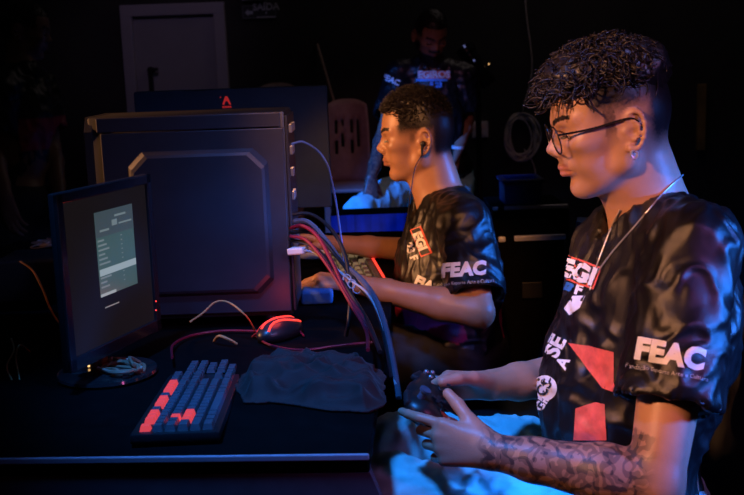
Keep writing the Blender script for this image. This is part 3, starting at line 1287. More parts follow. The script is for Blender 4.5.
def generic_zone(me, head, fade_top=.095, beard=0.0, hair_full=False):
    """Painted skin zones shared by the players: cropped hair, brows, lips, beard."""
    V = coords(me)
    f, u, l = head.local(V)
    zone = np.zeros((len(V), 4), np.float32)
    zone[:, 3] = 1
    near = (u < .2) & (np.abs(l) < .09) & (np.abs(f) < .14)
    side = smooth_poly(u, .005, .05) * smooth_poly(-f, -.066 + .012 * (u > .05), -.048)
    nape = smooth_poly(-f, .024, .050) * smooth_poly(u, -.055, -.02)
    top = smooth_poly(u, .082, .092)
    burn = smooth_poly(u, -.015, .02) * smooth_poly(f, .006, .014) * smooth_poly(-f, -.032, -.020)
    z = np.maximum(np.maximum(side, nape), np.maximum(top, burn * .6))
    ear = (np.abs(l) > .066) & (((f + .014) / .024) ** 2 + ((u - .002) / .037) ** 2 < 1)
    z[ear] = 0
    for g in (1, -1):
        a, b = np.array((.098, .034, .012 * g)), np.array((.078, .040, .048 * g))
        p = np.stack([f, u, l], 1)
        t = np.clip(((p - a) @ (b - a)) / ((b - a) @ (b - a)), 0, 1)
        dd = np.abs(u - (a[1] + t * (b[1] - a[1])) - .004 * np.sin(t * 3))
        z = np.maximum(z, ((dd < .0046) & (f > .06) & (l * g > .009) & (l * g < .052)) * .95)
    for g in (1, -1):
        m_ = (np.abs(u - .0095 + 6.0 * (l - .031 * g) ** 2) < .0026) & (f > .068) & (np.abs(l - .031 * g) < .016)
        z = np.maximum(z, m_ * .9)
    if beard:
        bd = np.maximum(smooth_poly(-u, .046, .060), (np.abs(u + .031) < .007) * (np.abs(l) < .030)) * (u > -.12) * (f > .01)
        bd = np.maximum(bd, smooth_poly(-u, -.01, .02) * ((f > .0) & (f < .030)))
        lip = (u < -.036) & (u > -.058) & (np.abs(l) < .02) & (f > .09)
        z = np.maximum(z, bd * beard * ~lip)
    zone[:, 0] = z * near
    zone[:, 2] = ((u < -.0345) & (u > -.0595) & (f > .0905) & (np.abs(l) < .024)) * .7
    return zone, V


def crop_hair(head, parent, n=900, L=.015, front=.0):
    """Short cropped hair: a thin cap with many short strands."""
    def one():
        while True:
            v = rng.normal(0, 1, 3)
            v /= np.linalg.norm(v)
            f_, l_, u_ = .098 * v[0], .076 * v[1], .045 + .092 * v[2]
            line = np.interp(f_, [-.1, -.05, -.03, .02, .045, .058, .1], [-.02, .0, .045, .045, .056, .076, .088])
            if u_ > line + rng.uniform(-.004, .004):
                break
        k = float(smooth_poly(np.array(u_), .045, .10))
        nrm = Vector((v[0] / .098, v[1] / .076, v[2] / .092)).normalized()
        d = head.M @ (nrm * (.5 + .5 * k) + Vector((.35 * k - .05, 0, -.25 + .4 * k)) + Vector(rng.normal(0, .22, 3)))
        return head(f_, u_ - .001, l_), d, k
    b = MB()
    for _ in range(n):
        p, d, k = one()
        curls(b, lambda: (p, d, head.M @ Vector((.1, 0, -.1))), 1, L * (.35 + .75 * k), .0011, .0010, 3, 3)
    F = Field()
    F.ell(head(.0, .052), (.097 * head.s * head.fs, .075 * head.s, .092 * head.s), np.array(head.M), .01)
    F.plane(head(.0, .076), head.M @ Vector((.10, 0, -1)), .01)
    hm = F.mesh('hair', .004, smooth=1)
    displace(hm, lambda V: .0025 * nz(V, 110))
    bm = bmesh.new()
    bm.from_mesh(hm)
    tmp = bpy.data.meshes.new('locks')
    tmp.from_pydata(b.v, [], b.f)
    bm.from_mesh(tmp)
    bm.to_mesh(hm)
    bm.free()
    return link('hair', hm, M_HAIR, parent)


# ============ the player with earphones, middle ============
J2 = dict(neck=P(443, 200, 2.66), SL=P(463, 222, 2.50), SR=P(430, 220, 2.83), EL=P(479, 313, 2.38), ER=P(448, 254, 2.92),
          WL=P(356, 284, 2.45), WR=P(340, 244, 2.76), pelvis=P(462, 352, 2.68), HL=P(460, 362, 2.58), HR=P(455, 350, 2.78),
          KL=P(318, 352, 2.55), KR=P(320, 342, 2.82), neck_r=.054)
J2['AL'] = Vector((J2['KL'].x + .04, J2['KL'].y, .09))
J2['AR'] = Vector((J2['KR'].x + .04, J2['KR'].y, .09))
H2 = Head(P(419, 141, 2.65), (-1, .04, 0), 4, .98, .93)
F2, T2 = body_field(J2, H2, .92)
hand(F2, J2['WL'], P(312, 279, 2.46) - J2['WL'], (-.15, .1, -1), True,
     [(28, 38, 25), (30, 40, 25), (32, 42, 25), (34, 40, 25)], .07, ((.75, .45, .5), (.9, .3, .1)), .98)
hand(F2, J2['WR'], P(300, 236, 2.76) - J2['WR'], (-.1, -.25, -1), False,
     [(18, 28, 18), (20, 30, 20), (22, 30, 20), (24, 30, 20)], .07, ((.75, .45, .5), (.9, .3, .1)), .98)
me = F2.mesh('person', .0036, [(2, H2.o.z - .12, H2.o.z + .06, .0026), (2, -1, .6, .009)], 2)
zone, V = generic_zone(me, H2)
set_attr(me, 'zone', zone)
person2 = link('person', me, M_SKIN2)
tag(person2, 'young man with short cropped hair and black earphones, typing at the second desk place', 'person', kind='thing')
eyes(H2, person2, M_EYE, M_IRIS, (1, -.25, 0))
crop_hair(H2, person2, 3200, .015)
FJ = jersey_field(J2, T2, .97, .76, (.060, .070), collar=.062)
me = FJ.mesh('jersey', .005, smooth=2)
displace(me, cloth_folds(.007, 23.7))
pr = np.zeros((len(me.vertices), 4), np.float32)
V = coords(me)
hem = (nz(V, 9, 3.3) > -.05) & (V[:, 2] < P(470, 300, 2.6).z - .0) & (V[:, 2] > P(470, 352, 2.6).z)
pr[hem] = (.55, .03, .12, 1)
set_attr(me, 'print', pr)
jersey2 = link('jersey', me, M_JERSEY, person2)
bj2 = bvh_of(jersey2)
FD = jeans_field(J2, T2, .9)
me = FD.mesh('trousers', .008, smooth=2)
displace(me, cloth_folds(.006, 31.3, (14, 14, 14)))
link('trousers', me, M_DARK_TROUSER, person2)
shoes(J2, person2, M_SHOE)
print_at('sleeve_lettering', 463, 270, 2.42, 4, [(flat_text('FEAC', .043, .06, .12, spacing=1.05), 0, 0, 0), (flat_text('Fundação Esporte Arte e Cultura', .0105), .0, -.030, 3)], bj2, pm, jersey2)
print_at('chest_badge', 421, 248, 2.6, -68, [
    ([(-.052, .022), (.022, .022), (.022, -.008), (-.052, -.008)], 0, 0, 1), ([(-.049, .017), (.019, .017), (.019, -.005), (-.049, -.005)], 0, 0, 4),
    (flat_text('23 F', .026, .05), .0, -.026, 0)], bj2, pm + [M_PRINT_BLACK], jersey2)
print_at('chest_badge_lettering', 421, 248, 2.6, -68, [(flat_text('EGI', .032, .06), -.015, .005, 0)], bj2, [M_PRINT_WHITE], jersey2, .0036)
print_at('front_lettering', 424, 284, 2.6, -25, [(flat_text('FIA', .034, .06), 0, 0, 0)], bj2, pm, jersey2)

# earphones: a bud in the near ear, its cord hanging in front of the chest with an inline remote
M_CORD = mat('black_cord', (0.010, 0.010, 0.010), 0.5, var=0.1)
eb = MB()
ec = H2(-.010, -.002, .082)
eb.sphere(ec, .0075, n=12)
eb.tube([ec, H2(-.006, -.012, .086), H2(-.004, -.030, .086)], [.004, .0035, .002], 8)
cord = catmull([H2(-.004, -.030, .086), P(415, 168, 2.56), P(411, 192, 2.55), P(407, 222, 2.56), P(405, 246, 2.57), P(408, 268, 2.58), P(416, 290, 2.60)], 6)
eb.tube(cord, .0014, 6)
eb.tube([P(405.3, 240, 2.568), P(405.2, 251, 2.57)], .0045, 8)
eb.build('earphones', M_CORD, person2, smooth=True)

# ============ the man looking down behind them, one foot on the stage edge ============
D3 = 5.2
J3 = dict(neck=P(432, 60, D3), SL=P(464, 76, D3 + .02), SR=P(399, 74, D3), EL=P(466, 120, D3 + .06), ER=P(386, 128, D3 - .12),
          WL=P(458, 150, D3 - .06), WR=P(371, 178, D3 - .35), pelvis=P(438, 168, D3 + .1), HL=P(455, 178, D3 + .1), HR=P(420, 182, D3 + .08),
          KL=P(455, 272, D3), KR=P(360, 212, D3 - .38), neck_r=.056)
J3['AL'] = Vector((J3['KL'].x, J3['KL'].y + .05, FLOOR_Z + .09))
J3['AR'] = Vector((J3['KR'].x + .02, J3['KR'].y + .03, .09))
H3 = Head(P(430, 37, D3 - .06), (.28, -1, 0), 30, 1.0, 1.0)
F3, T3 = body_field(J3, H3, 1.0)
hand(F3, J3['WR'], (-.05, -.45, -1), (-.25, .7, -.6), False, [(22, 24, 15), (24, 26, 15), (26, 26, 15), (28, 26, 15)], .07, ((.8, .3, .5), (.9, .2, .2)), 1.0)
hand(F3, J3['WL'], (-.15, -.05, -1), (-1, 0, 0), True, [(20, 25, 20)] * 4, .04, ((.9, .3, .4), (.95, .2, .1)), 1.0)
me = F3.mesh('person', .0055, None, 2)
zone, V = generic_zone(me, H3, beard=1.0)
a, b = V3(J3['ER']), V3(J3['WR'])
t = ((V - a) @ (b - a)) / ((b - a) @ (b - a))
dist = np.linalg.norm(V - (a + np.clip(t, 0, 1.6)[:, None] * (b - a)), axis=1)
zone[:, 1] = smooth_poly(t, .1, .3) * (t < 1.3) * (dist < .09)
set_attr(me, 'zone', zone)
person3 = link('person', me, M_SKIN3)
tag(person3, 'bearded man standing behind the players, looking down, one hand on his knee', 'person', kind='thing')
eyes(H3, person3, M_EYE, M_IRIS, (1, -.6, 0))
crop_hair(H3, person3, 700, .015)
FJ = jersey_field(J3, T3, 1.0, .72, (.066, .078), collar=.064)
me = FJ.mesh('jersey', .008, smooth=2)
displace(me, cloth_folds(.008, 43.7))
set_attr(me, 'print', np.zeros((len(me.vertices), 4), np.float32))
jersey3 = link('jersey', me, M_JERSEY, person3)
bj3 = bvh_of(jersey3)
FD = jeans_field(J3, T3, 1.0)
me = FD.mesh('jeans', .009, smooth=2)
displace(me, cloth_folds(.008, 51.3, (14, 14, 14)))
link('jeans', me, M_DENIM, person3)
shoes(J3, person3, M_SHOE)
print_at('chest_badge', 434, 75, 5.0, 0, [([(-.078, .020), (.078, .020), (.078, -.020), (-.078, -.020)], 0, 0, 1)], bj3, pm, jersey3)
print_at('chest_badge_lettering', 434, 75, 5.0, 0, [(flat_text('EGIROS', .046, .05), 0, 0, 0)], bj3, pm, jersey3, .004)
print_at('chest_lines', 434, 83, 5.0, 0, [([(-.085, .020), (.065, .020), (.065, .008), (-.085, .008)], 0, 0, 2), (flat_text('F 23', .034, .05), .01, -.010, 2)], bj3, [M_PRINT_WHITE, M_PRINT_CORAL, mat('print_sky', (.10, .35, .75), .5, var=.05)], jersey3)
print_at('chest_stripe', 430, 92, 5.0, 0, [([(-.12, .0), (-.03, .012), (.05, .004), (.05, -.010), (-.12, -.016)], 0, 0, 1)], bj3, pm, jersey3)
print_at('sleeve_lettering', 391, 80, 5.0, -24, [(flat_text('FEAC', .038, .05), 0, 0, 0)], bj3, pm, jersey3)
wb = MB()
wr = J3['WL']
wb.lathe([(.029, -.008), (.031, -.006), (.031, .006), (.029, .008)], wr + Vector((0, 0, .012)), (.1, 0, 1), 16)
wb.build('wristband', M_PRINT_WHITE, person3, smooth=True)
rg = MB()
rc = J3['WR'] + (Vector((-.05, -.45, -1)).normalized()) * .108 + Vector((.008, -.012, .0))
rg.sphere(rc, .009, n=10)
rg.build('ring', M_STEEL, person3, smooth=True)

# ============ the man standing in the dark at the far left ============
D5 = 4.4
J5 = dict(neck=P(22, 64, D5), SL=P(2, 88, D5 - .1), SR=P(42, 86, D5 + .16), EL=P(-8, 150, D5 - .1), ER=P(52, 148, D5 + .15),
          WL=P(6, 196, D5 - .2), WR=P(60, 196, D5 - .02), pelvis=P(22, 205, D5), HL=P(12, 215, D5 - .06), HR=P(32, 215, D5 + .08),
          KL=P(16, 330, D5 - .06), KR=P(36, 330, D5 + .08), neck_r=.056)
J5['AL'] = Vector((J5['KL'].x - .02, J5['KL'].y + .04, .09))
J5['AR'] = Vector((J5['KR'].x - .02, J5['KR'].y + .04, .09))
H5 = Head(P(24, 34, D5), (.95, .15, 0), 12, 1.0, 1.0)
F5, T5 = body_field(J5, H5, 1.0)
hand(F5, J5['WL'], (.2, -.1, -1), (.3, 1, 0), True, [(20, 25, 20)] * 4, .04, ((.9, .3, .4), (.95, .2, .1)), 1.0)
hand(F5, J5['WR'], (.2, -.1, -1), (.3, -1, 0), False, [(20, 25, 20)] * 4, .04, ((.9, .3, .4), (.95, .2, .1)), 1.0)
me = F5.mesh('person', .006, None, 2)
zone, V = generic_zone(me, H5)
set_attr(me, 'zone', zone)
person5 = link('person', me, M_SKIN3)
tag(person5, 'person in a black lettered jersey standing in the dark behind the lit monitor', 'person', kind='thing')
eyes(H5, person5, M_EYE, M_IRIS, (1, -.3, 0))
crop_hair(H5, person5, 300, .015)
FJ = jersey_field(J5, T5, 1.0, .62, (.066, .078), collar=.064)
me = FJ.mesh('jersey', .009, smooth=2)
displace(me, cloth_folds(.008, 63.7))
pr = np.zeros((len(me.vertices), 4), np.float32)
V = coords(me)
pr[(V[:, 2] < P(22, 118, D5).z) & (V[:, 2] > P(22, 150, D5).z) & (V[:, 0] > P(26, 120, D5).x)] = (.45, .03, .05, 1)
set_attr(me, 'print', pr)
jersey5 = link('jersey', me, M_JERSEY, person5)
bj5 = bvh_of(jersey5)
FD = jeans_field(J5, T5, 1.0)
me = FD.mesh('trousers', .01, smooth=2)
link('trousers', me, M_DARK_TROUSER, person5)
shoes(J5, person5, M_SHOE)
print_at('sleeve_lettering', 17, 95, 3.9, -4, [(flat_text('FEAC', .042, .05), 0, 0, 0)], bj5, [mat('print_pale_blue', (.12, .32, .60), .5, var=.05)], jersey5)

# ------------------------------------------------------------------ materials of the furniture and equipment
M_LAMINATE = mat('black_laminate', (0.0040, 0.0034, 0.0034), 0.9, var=0.2, spec=0.03, bump=0.05)
M_EDGE = mat('edge_band', (0.70, 0.46, 0.55), 0.35, 0.3, var=0.06)
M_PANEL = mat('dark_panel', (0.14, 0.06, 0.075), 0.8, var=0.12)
M_CASE = mat('case_steel', (0.045, 0.045, 0.055), 0.42, 0.4, var=0.06, bump=0.05, bscale=600)
M_CASE_DARK = mat('case_dark', (0.014, 0.014, 0.016), 0.5, var=0.15)
M_PORT = mat('port_metal', (0.45, 0.47, 0.5), 0.35, 0.9, var=0.1)
M_KEY = mat('keycap', (0.10, 0.10, 0.115), 0.28, var=0.15)
M_KEY_RED = mat('red_lit_keycap', (0.45, 0.03, 0.03), 0.4, var=0.15, emit=(1.0, 0.08, 0.10), estr=0.6)
M_KEY_GOLD = mat('gold_lit_keycap', (0.10, 0.08, 0.05), 0.4, var=0.15, emit=(1.0, 0.66, 0.34), estr=0.15)
M_LED_RED = mat('red_led', (0.4, 0.02, 0.02), 0.4, var=0.1, emit=(1.0, 0.05, 0.03), estr=1.6)
M_LED_AMBER = mat('amber_led', (0.5, 0.3, 0.1), 0.4, var=0.1, emit=(1.0, 0.55, 0.2), estr=1.6)
M_RED_CABLE = mat('red_cable', (0.22, 0.008, 0.02), 0.4, var=0.1)
M_BLACK_CABLE = mat('black_cable', (0.010, 0.010, 0.012), 0.35, var=0.1)
M_BLUE_CABLE = mat('blue_cable', (0.10, 0.18, 0.42), 0.35, var=0.1)
M_WHITE_CABLE = mat('white_cable', (0.30, 0.31, 0.34), 0.4, var=0.1)
M_BROWN_CABLE = mat('orange_cable', (0.45, 0.22, 0.07), 0.5, var=0.15)
M_JACKET = mat('navy_jacket_cloth', (0.028, 0.006, 0.0042), 0.75, var=0.25, bump=0.3, bscale=500, sheen=0.1)
M_BLUE_CLOTH = mat('blue_cloth', (0.02, 0.08, 0.60), 0.85, var=0.15, bump=0.2)
M_WHITE_PLASTIC = mat('white_plastic', (0.55, 0.55, 0.57), 0.4, var=0.06)
M_BEIGE = mat('beige_plastic', (0.36, 0.24, 0.22), 0.5, var=0.12)
M_ALU = mat('brushed_aluminium', (0.85, 0.82, 0.82), 0.4, 0.3, var=0.06)
M_ROPE = mat('grey_cable', (0.62, 0.52, 0.48), 0.7, var=0.15)

TZ = 0.755


def on_desk(px, py, dz=0.0):
    return PZ(px, py, TZ + dz)


# ------------------------------------------------------------------ the long gaming desk
C0, C1 = on_desk(369, 453), on_desk(0, 457.5)
e1 = (C1 - C0).normalized()                       # along the near edge, to the left
e2 = Vector((-e1.y, e1.x, 0))
if e2.y < 0:
    e2 = -e2                                       # away from the camera
ez = Vector((0, 0, 1))
DL, DW = 1.95, 1.30
desk = empty('desk', (C0 + e1 * DW / 2 + e2 * DL / 2) * 1.0 - ez * TZ, 'long black desk with a pale edge strip carrying the computer and keyboards', 'desk')
ctr = C0 + e1 * DW / 2 + e2 * DL / 2
rotd = Matrix((-e1, e2, ez)).transposed()
MB().box(ctr - ez * .016, (DW, DL, .030), rotd, bev=.004).build('desktop', M_LAMINATE, desk)
eb = MB()
c_ = C0 - e2 * .001
eb.bar(C0 - e2 * .002 - ez * .005, C0 + e1 * DW - e2 * .002 - ez * .005, .006, .010, ez, bev=.002)
eb.build('edge_band', M_EDGE, desk)
pn = MB()
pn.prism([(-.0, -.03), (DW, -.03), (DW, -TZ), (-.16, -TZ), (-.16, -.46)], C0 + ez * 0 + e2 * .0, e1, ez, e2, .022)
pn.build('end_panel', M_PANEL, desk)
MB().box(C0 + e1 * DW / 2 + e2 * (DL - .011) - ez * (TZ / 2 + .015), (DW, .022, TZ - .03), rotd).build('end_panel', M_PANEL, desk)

# ------------------------------------------------------------------ computer tower
tp = P(85, 117, 2.13)
tq = P(284, 112, 2.13)
TX0, TX1, TY0, TY1 = tp.x, tq.x, tp.y, tp.y + .205
TT = (tp.z + tq.z) / 2
TB = TZ + .022
tower = empty('computer_tower', ((TX0 + TX1) / 2, (TY0 + TY1) / 2, TZ), 'large dark computer tower standing on the desk behind the lit monitor', 'computer')
tb = MB()
tb.box(((TX0 + TX1) / 2, (TY0 + TY1) / 2 + .004, (TT + TB) / 2), (TX1 - TX0, TY1 - TY0 - .012, TT - TB), bev=.006)
tb.build('case_body', M_CASE_DARK, tower, smooth=True)
sb = MB()
sx0, sx1 = TX0 + .028, TX1 - .004
sz1 = P(190, 131, 2.13).z
sb.box(((sx0 + sx1) / 2, TY0 + .001, (sz1 + TB + .012) / 2), (sx1 - sx0, .006, sz1 - TB - .012), bev=.002)
pz0, pz1 = P(200, 303, 2.13).z, P(200, 150, 2.13).z
px0, px1 = P(128, 230, 2.13).x, P(270, 230, 2.13).x
c = .030


def octo(i):
    return [(px0 + c + i, pz0 + i), (px1 - c - i, pz0 + i), (px1 - i, pz0 + c + i), (px1 - i, pz1 - c - i), (px1 - c - i, pz1 - i), (px0 + c + i, pz1 - i), (px0 + i, pz1 - c - i), (px0 + i, pz0 + c + i)]


V = [Vector((x, TY0 - .001, z)) for x, z in octo(0)] + [Vector((x, TY0 - .012, z)) for x, z in octo(.008)] + [Vector((x, TY0 - .0145, z)) for x, z in octo(.014)]
F = []
for k in range(2):
    F += [(k * 8 + i, k * 8 + (i + 1) % 8, k * 8 + 8 + (i + 1) % 8, k * 8 + 8 + i) for i in range(8)]
F.append(tuple(range(16, 24)))
sb.add(V, F)
side = sb.build('side_panel', M_CASE, tower)
MB().box(((TX0 + .012 + TX1) / 2, TY0 + .002, (TT + sz1) / 2), (TX1 - TX0 - .03, .008, TT - sz1 - .004), bev=.002).build('top_rail', M_CASE, tower)
fr = MB()
fr.prism([(TY0 + .002, TB), (TY1 - .004, TB), (TY1 - .004, TT), (TY0 + .02, TT), (TY0 + .002, TT - .03)], (TX0 + .01, 0, 0), (0, 1, 0), (0, 0, 1), (-1, 0, 0), .016)
fr.build('front_bezel', M_CASE_DARK, tower)
rp_ = MB()
rp_.box((TX1 + .002, (TY0 + TY1) / 2, (TT + TB) / 2), (.006, TY1 - TY0 - .02, TT - TB - .02), bev=.001)
rear = rp_.build('rear_panel', M_CASE_DARK, tower)
for k, (py, n_, m_) in enumerate([(128, 5, M_PORT), (150, 3, M_PORT), (172, 2, M_PORT), (196, 3, M_PORT), (228, 3, M_PORT), (245, 4, M_PORT)]):
    z = P(290, py, 2.2).z
    vb = MB()
    for q in range(n_):
        vb.box((TX1 + .007, TY0 + .05 + .022 * q, z), (.008, .013, .018), bev=.001)
    vb.build('port_block', m_, rear)
for sx in (TX0 + .05, TX1 - .05):
    for sy in (TY0 + .03, TY1 - .03):
        MB().lathe([(.0, 0), (.018, 0), (.016, .023), (0, .023)], (sx, sy, TZ), n=14).build('foot', M_CASE_DARK, tower, smooth=True)

# ------------------------------------------------------------------ monitor with the lit list, far left of the desk
A_, B_ = P(60, 283, 1.75), P(153, 251, 2.03)
A_.z = B_.z = 0
mx = (B_ - A_).normalized()
mn = Vector((mx.y, -mx.x, 0))                       # out of the screen
zb, zt_ = .797, 1.108
mon = empty('monitor', (A_ + B_) / 2 - mn * .05 + ez * TZ, 'black monitor showing a pale green list, angled at the left of the desk', 'monitor')
W_ = (B_ - A_).length
mc = (A_ + B_) / 2
rm = Matrix((mx, mn, ez)).transposed()
hs = MB().box(mc - mn * .005 + ez * ((zb + zt_) / 2), (W_, .012, zt_ - zb), rm, bev=.003)
hs.box(mc - mn * .020 + ez * ((zb + zt_) / 2), (W_ * .7, .022, (zt_ - zb) * .7), rm, bev=.008)
hs.build('housing', M_BLACK_PLASTIC, mon, smooth=True)
bz = MB()
hw, hh = W_ / 2, (zt_ - zb) / 2
mz = (zb + zt_) / 2
for (cx, cz, sx, sz) in [(0, hh - .009, W_, .018), (0, -hh + .012, W_, .024), (-hw + .009, 0, .018, 2 * hh), (hw - .009, 0, .018, 2 * hh)]:
    bz.box(mc + mx * cx + ez * (mz + cz) + mn * .004, (sx, .008, sz), rm, bev=.002)
bz.build('bezel', mat('glossy_bezel', (0.020, 0.015, 0.016), 0.18, var=.1), mon)
M_SCREEN = mat('screen_dark', (0.012, 0.010, 0.011), 0.7, spec=0.1, var=.3, vscale=5, emit=(0.85, 0.66, 0.72), estr=0.008)
scr = MB().box(mc + ez * mz + mn * .0015, (W_ - .03, .003, 2 * hh - .036), rm).build('screen', M_SCREEN, mon)


def screen_px(px, py):
    """pixel -> (across, up) on the screen plane"""
    v = CAM_ROT @ Vector(((px - 372) / FPX, -(py - 247.5) / FPX, -1))
    t = (mc - CAM_LOC).dot(mn) / v.dot(mn)
    q = CAM_LOC + v * t - mc
    return q.dot(mx), q.z


M_WIN = mat('screen_window', (0.02, 0.03, 0.03), 0.3, var=.1, emit=(0.20, 0.42, 0.40), estr=0.20)
M_WIN_HEAD = mat('screen_header', (0.02, 0.03, 0.03), 0.3, var=.1, emit=(0.20, 0.30, 0.33), estr=0.20)
M_WIN_ROW = mat('screen_row', (0.05, 0.05, 0.05), 0.3, var=.1, emit=(0.60, 0.75, 0.78), estr=0.42)
M_WIN_TEXT = mat('screen_text', (0.05, 0.05, 0.05), 0.3, var=.1, emit=(0.50, 0.66, 0.66), estr=0.26)
q = [screen_px(*p) for p in [(93, 214), (132, 202), (134, 279), (99, 303)]]
wx0, wx1 = (q[0][0] + q[3][0]) / 2, (q[1][0] + q[2][0]) / 2
wz0, wz1 = (q[3][1] + q[2][1]) / 2, (q[0][1] + q[1][1]) / 2


def on_screen(x0, x1, z0, z1, lift, b):
    """rectangle in window fractions"""
    X = lambda t: wx0 + (wx1 - wx0) * t
    Z = lambda t: wz0 + (wz1 - wz0) * t
    P_ = [mc + mx * X(x) + ez * Z(z) + mn * (.0032 + lift) for x, z in [(x0, z0), (x1, z0), (x1, z1), (x0, z1)]]
    b.add(P_, [(0, 1, 2, 3)])


for nm, rects, m_, lf in [('list_window', [(0, 1, 0, 1)], M_WIN, 0), ('list_header', [(0, 1, .70, 1)], M_WIN_HEAD, .0004),
                          ('selected_row', [(.02, .99, .245, .325), (0, .4, .0, .035)], M_WIN_ROW, .0008)]:
    b = MB()
    for r_ in rects:
        on_screen(*r_, lf, b)
    b.build(nm, m_, scr)
def text_line(*r_):
    b = MB()
    on_screen(*r_, .0008, b)
    b.build('text_line', M_WIN_TEXT, scr)


for k in range(11):
    z = .66 - k * .055
    if abs(z - .28) < .05:
        continue
    text_line(.03, .03 + .16 + .06 * ((k * 7) % 3), z - .010, z + .012)
    text_line(.62, .66, z - .006, z + .006)
for r_ in [(.42, .56, .80, .87), (.10, .34, .76, .785), (.60, .95, .80, .82), (.50, .80, .90, .925), (.08, .45, -.145, -.13)]:
    text_line(*r_)
st = MB()
st.bar(mc - mn * .045 + ez * (TZ + .01), mc - mn * .045 + ez * (mz - .02), .05, .02, tuple(mn), bev=.004)
st.build('stand', M_BLACK_PLASTIC, mon)
bs = MB()
bc = mc - mn * .01 + ez * TZ - mx * .02
bs.lathe([(.0, .0), (.088, .0), (.092, .004), (.090, .009), (.03, .014), (.0, .014)], bc, n=36)
bs.build('stand_base', mat('glossy_base', (0.02, 0.018, 0.018), 0.12, var=.1, coat=.5), mon, smooth=True)
lg = MB()
for pq in [(152, 301), (152, 310)]:
    s_ = screen_px(*pq)
    lg.sphere(mc + mx * min(s_[0], hw - .006) + ez * s_[1] + mn * .009, .0016, n=8)
lg.build('power_light', M_LED_RED, mon)

# ------------------------------------------------------------------ second monitor, its back to the camera
q0, q1 = P(133, 91, 2.75), P(327, 86, 2.75)
mt = (q0.z + q1.z) / 2
mcx, mcy = (q0.x + q1.x) / 2, q0.y
big = empty('monitor', (mcx, mcy + .06, TZ), 'wide monitor seen from behind with a small red emblem, beyond the computer tower', 'monitor')
MB().box((mcx, mcy + .018, (mt + .92) / 2), (q1.x - q0.x, .036, mt - .92), bev=.006).build('housing', mat('blue_black_plastic', (0.018, 0.036, 0.060), 0.5, var=.1), big, smooth=True)
MB().box((mcx, mcy - .012, 1.05), (.16, .03, .16), bev=.006).build('stand_mount', M_CASE_DARK, big)
MB().bar((mcx, mcy - .03, TZ + .01), (mcx, mcy - .03, 1.06), .06, .02, (0, 1, 0), bev=.004).build('stand', M_CASE_DARK, big)
MB().box((mcx, mcy - .02, TZ + .006), (.26, .18, .012), bev=.004).build('stand_base', M_CASE_DARK, big)
em = MB()
ec = P(226, 101, 2.745)
em.prism([(-.012, -.010), (-.007, -.010), (0, .004), (.007, -.010), (.012, -.010), (.003, .012), (-.003, .012)], (ec.x, mcy - .0005, ec.z), (1, 0, 0), (0, 0, 1), (0, -1, 0), .002)
em.box((ec.x, mcy - .0015, ec.z + .001), (.010, .002, .003))
for k in range(5):
    em.box((ec.x - .010 + .005 * k, mcy - .0015, ec.z - .016), (.0036, .002, .005))
em.box((ec.x - .0155, mcy - .0015, ec.z + .010), (.003, .002, .003))
em.build('emblem', mat('red_emblem', (0.75, 0.03, 0.04), 0.4, var=.1, emit=(1, .05, .05), estr=.25), big)

# ------------------------------------------------------------------ keyboards
ka, kb_ = PZ(129, 435, TZ + .02), PZ(214, 435, TZ + .02)
kx = (kb_ - ka)
kx.z = 0
kx.normalize()
ky = (P(181, 356, 2.05) - ka).normalized()
kx = (kx - ky * kx.dot(ky)).normalized()
kzv = kx.cross(ky)
KROT = Matrix((kx, ky, kzv)).transposed()
KW, KLn = .134, .455
U = .0190


def key_mesh(w, h=U):
    b = MB()
    a, t, hh_ = .0088, .0062, .0085
    w2, t2 = w / 2 - .0010, w / 2 - .0030
    h2, ht = h / 2 - .0015, h / 2 - .0036
    V = [(-h2, -w2, 0), (h2, -w2, 0), (h2, w2, 0), (-h2, w2, 0), (-ht, -t2, hh_), (ht, -t2, hh_), (ht, t2, hh_), (-ht, t2, hh_)]
    F = [(0, 1, 5, 4), (1, 2, 6, 5), (2, 3, 7, 6), (3, 0, 4, 7), (4, 5, 6, 7), (3, 2, 1, 0)]
    me_ = bpy.data.meshes.new('key')
    me_.from_pydata(V, [], F)
    return me_


rows = [
    [(0, 1)] + [(2 + i, 1) for i in range(4)] + [(6.5 + i, 1) for i in range(4)] + [(11 + i, 1) for i in range(4)] + [(15.3 + i, 1) for i in range(3)],
    [(i, 1) for i in range(13)] + [(13, 2)] + [(15.3 + i, 1) for i in range(3)] + [(18.6 + i, 1) for i in range(4)],
    [(0, 1.5)] + [(1.5 + i, 1) for i in range(12)] + [(13.5, 1.5)] + [(15.3 + i, 1) for i in range(3)] + [(18.6 + i, 1) for i in range(4)],
    [(0, 1.75)] + [(1.75 + i, 1) for i in range(11)] + [(12.75, 2.25)] + [(18.6 + i, 1) for i in range(3)],
    [(0, 2.25)] + [(2.25 + i, 1) for i in range(10)] + [(12.25, 2.75)] + [(16.3, 1)] + [(18.6 + i, 1) for i in range(4)],
    [(0, 1.5), (1.5, 1.25), (2.75, 1.25), (4, 6), (10, 1.25), (11.25, 1.25), (12.5, 2.5)] + [(15.3 + i, 1) for i in range(3)] + [(18.6, 2)],
]
M_FRAME = mat('keyboard_frame', (0.014, 0.014, 0.016), 0.4, 0.3, var=.1)


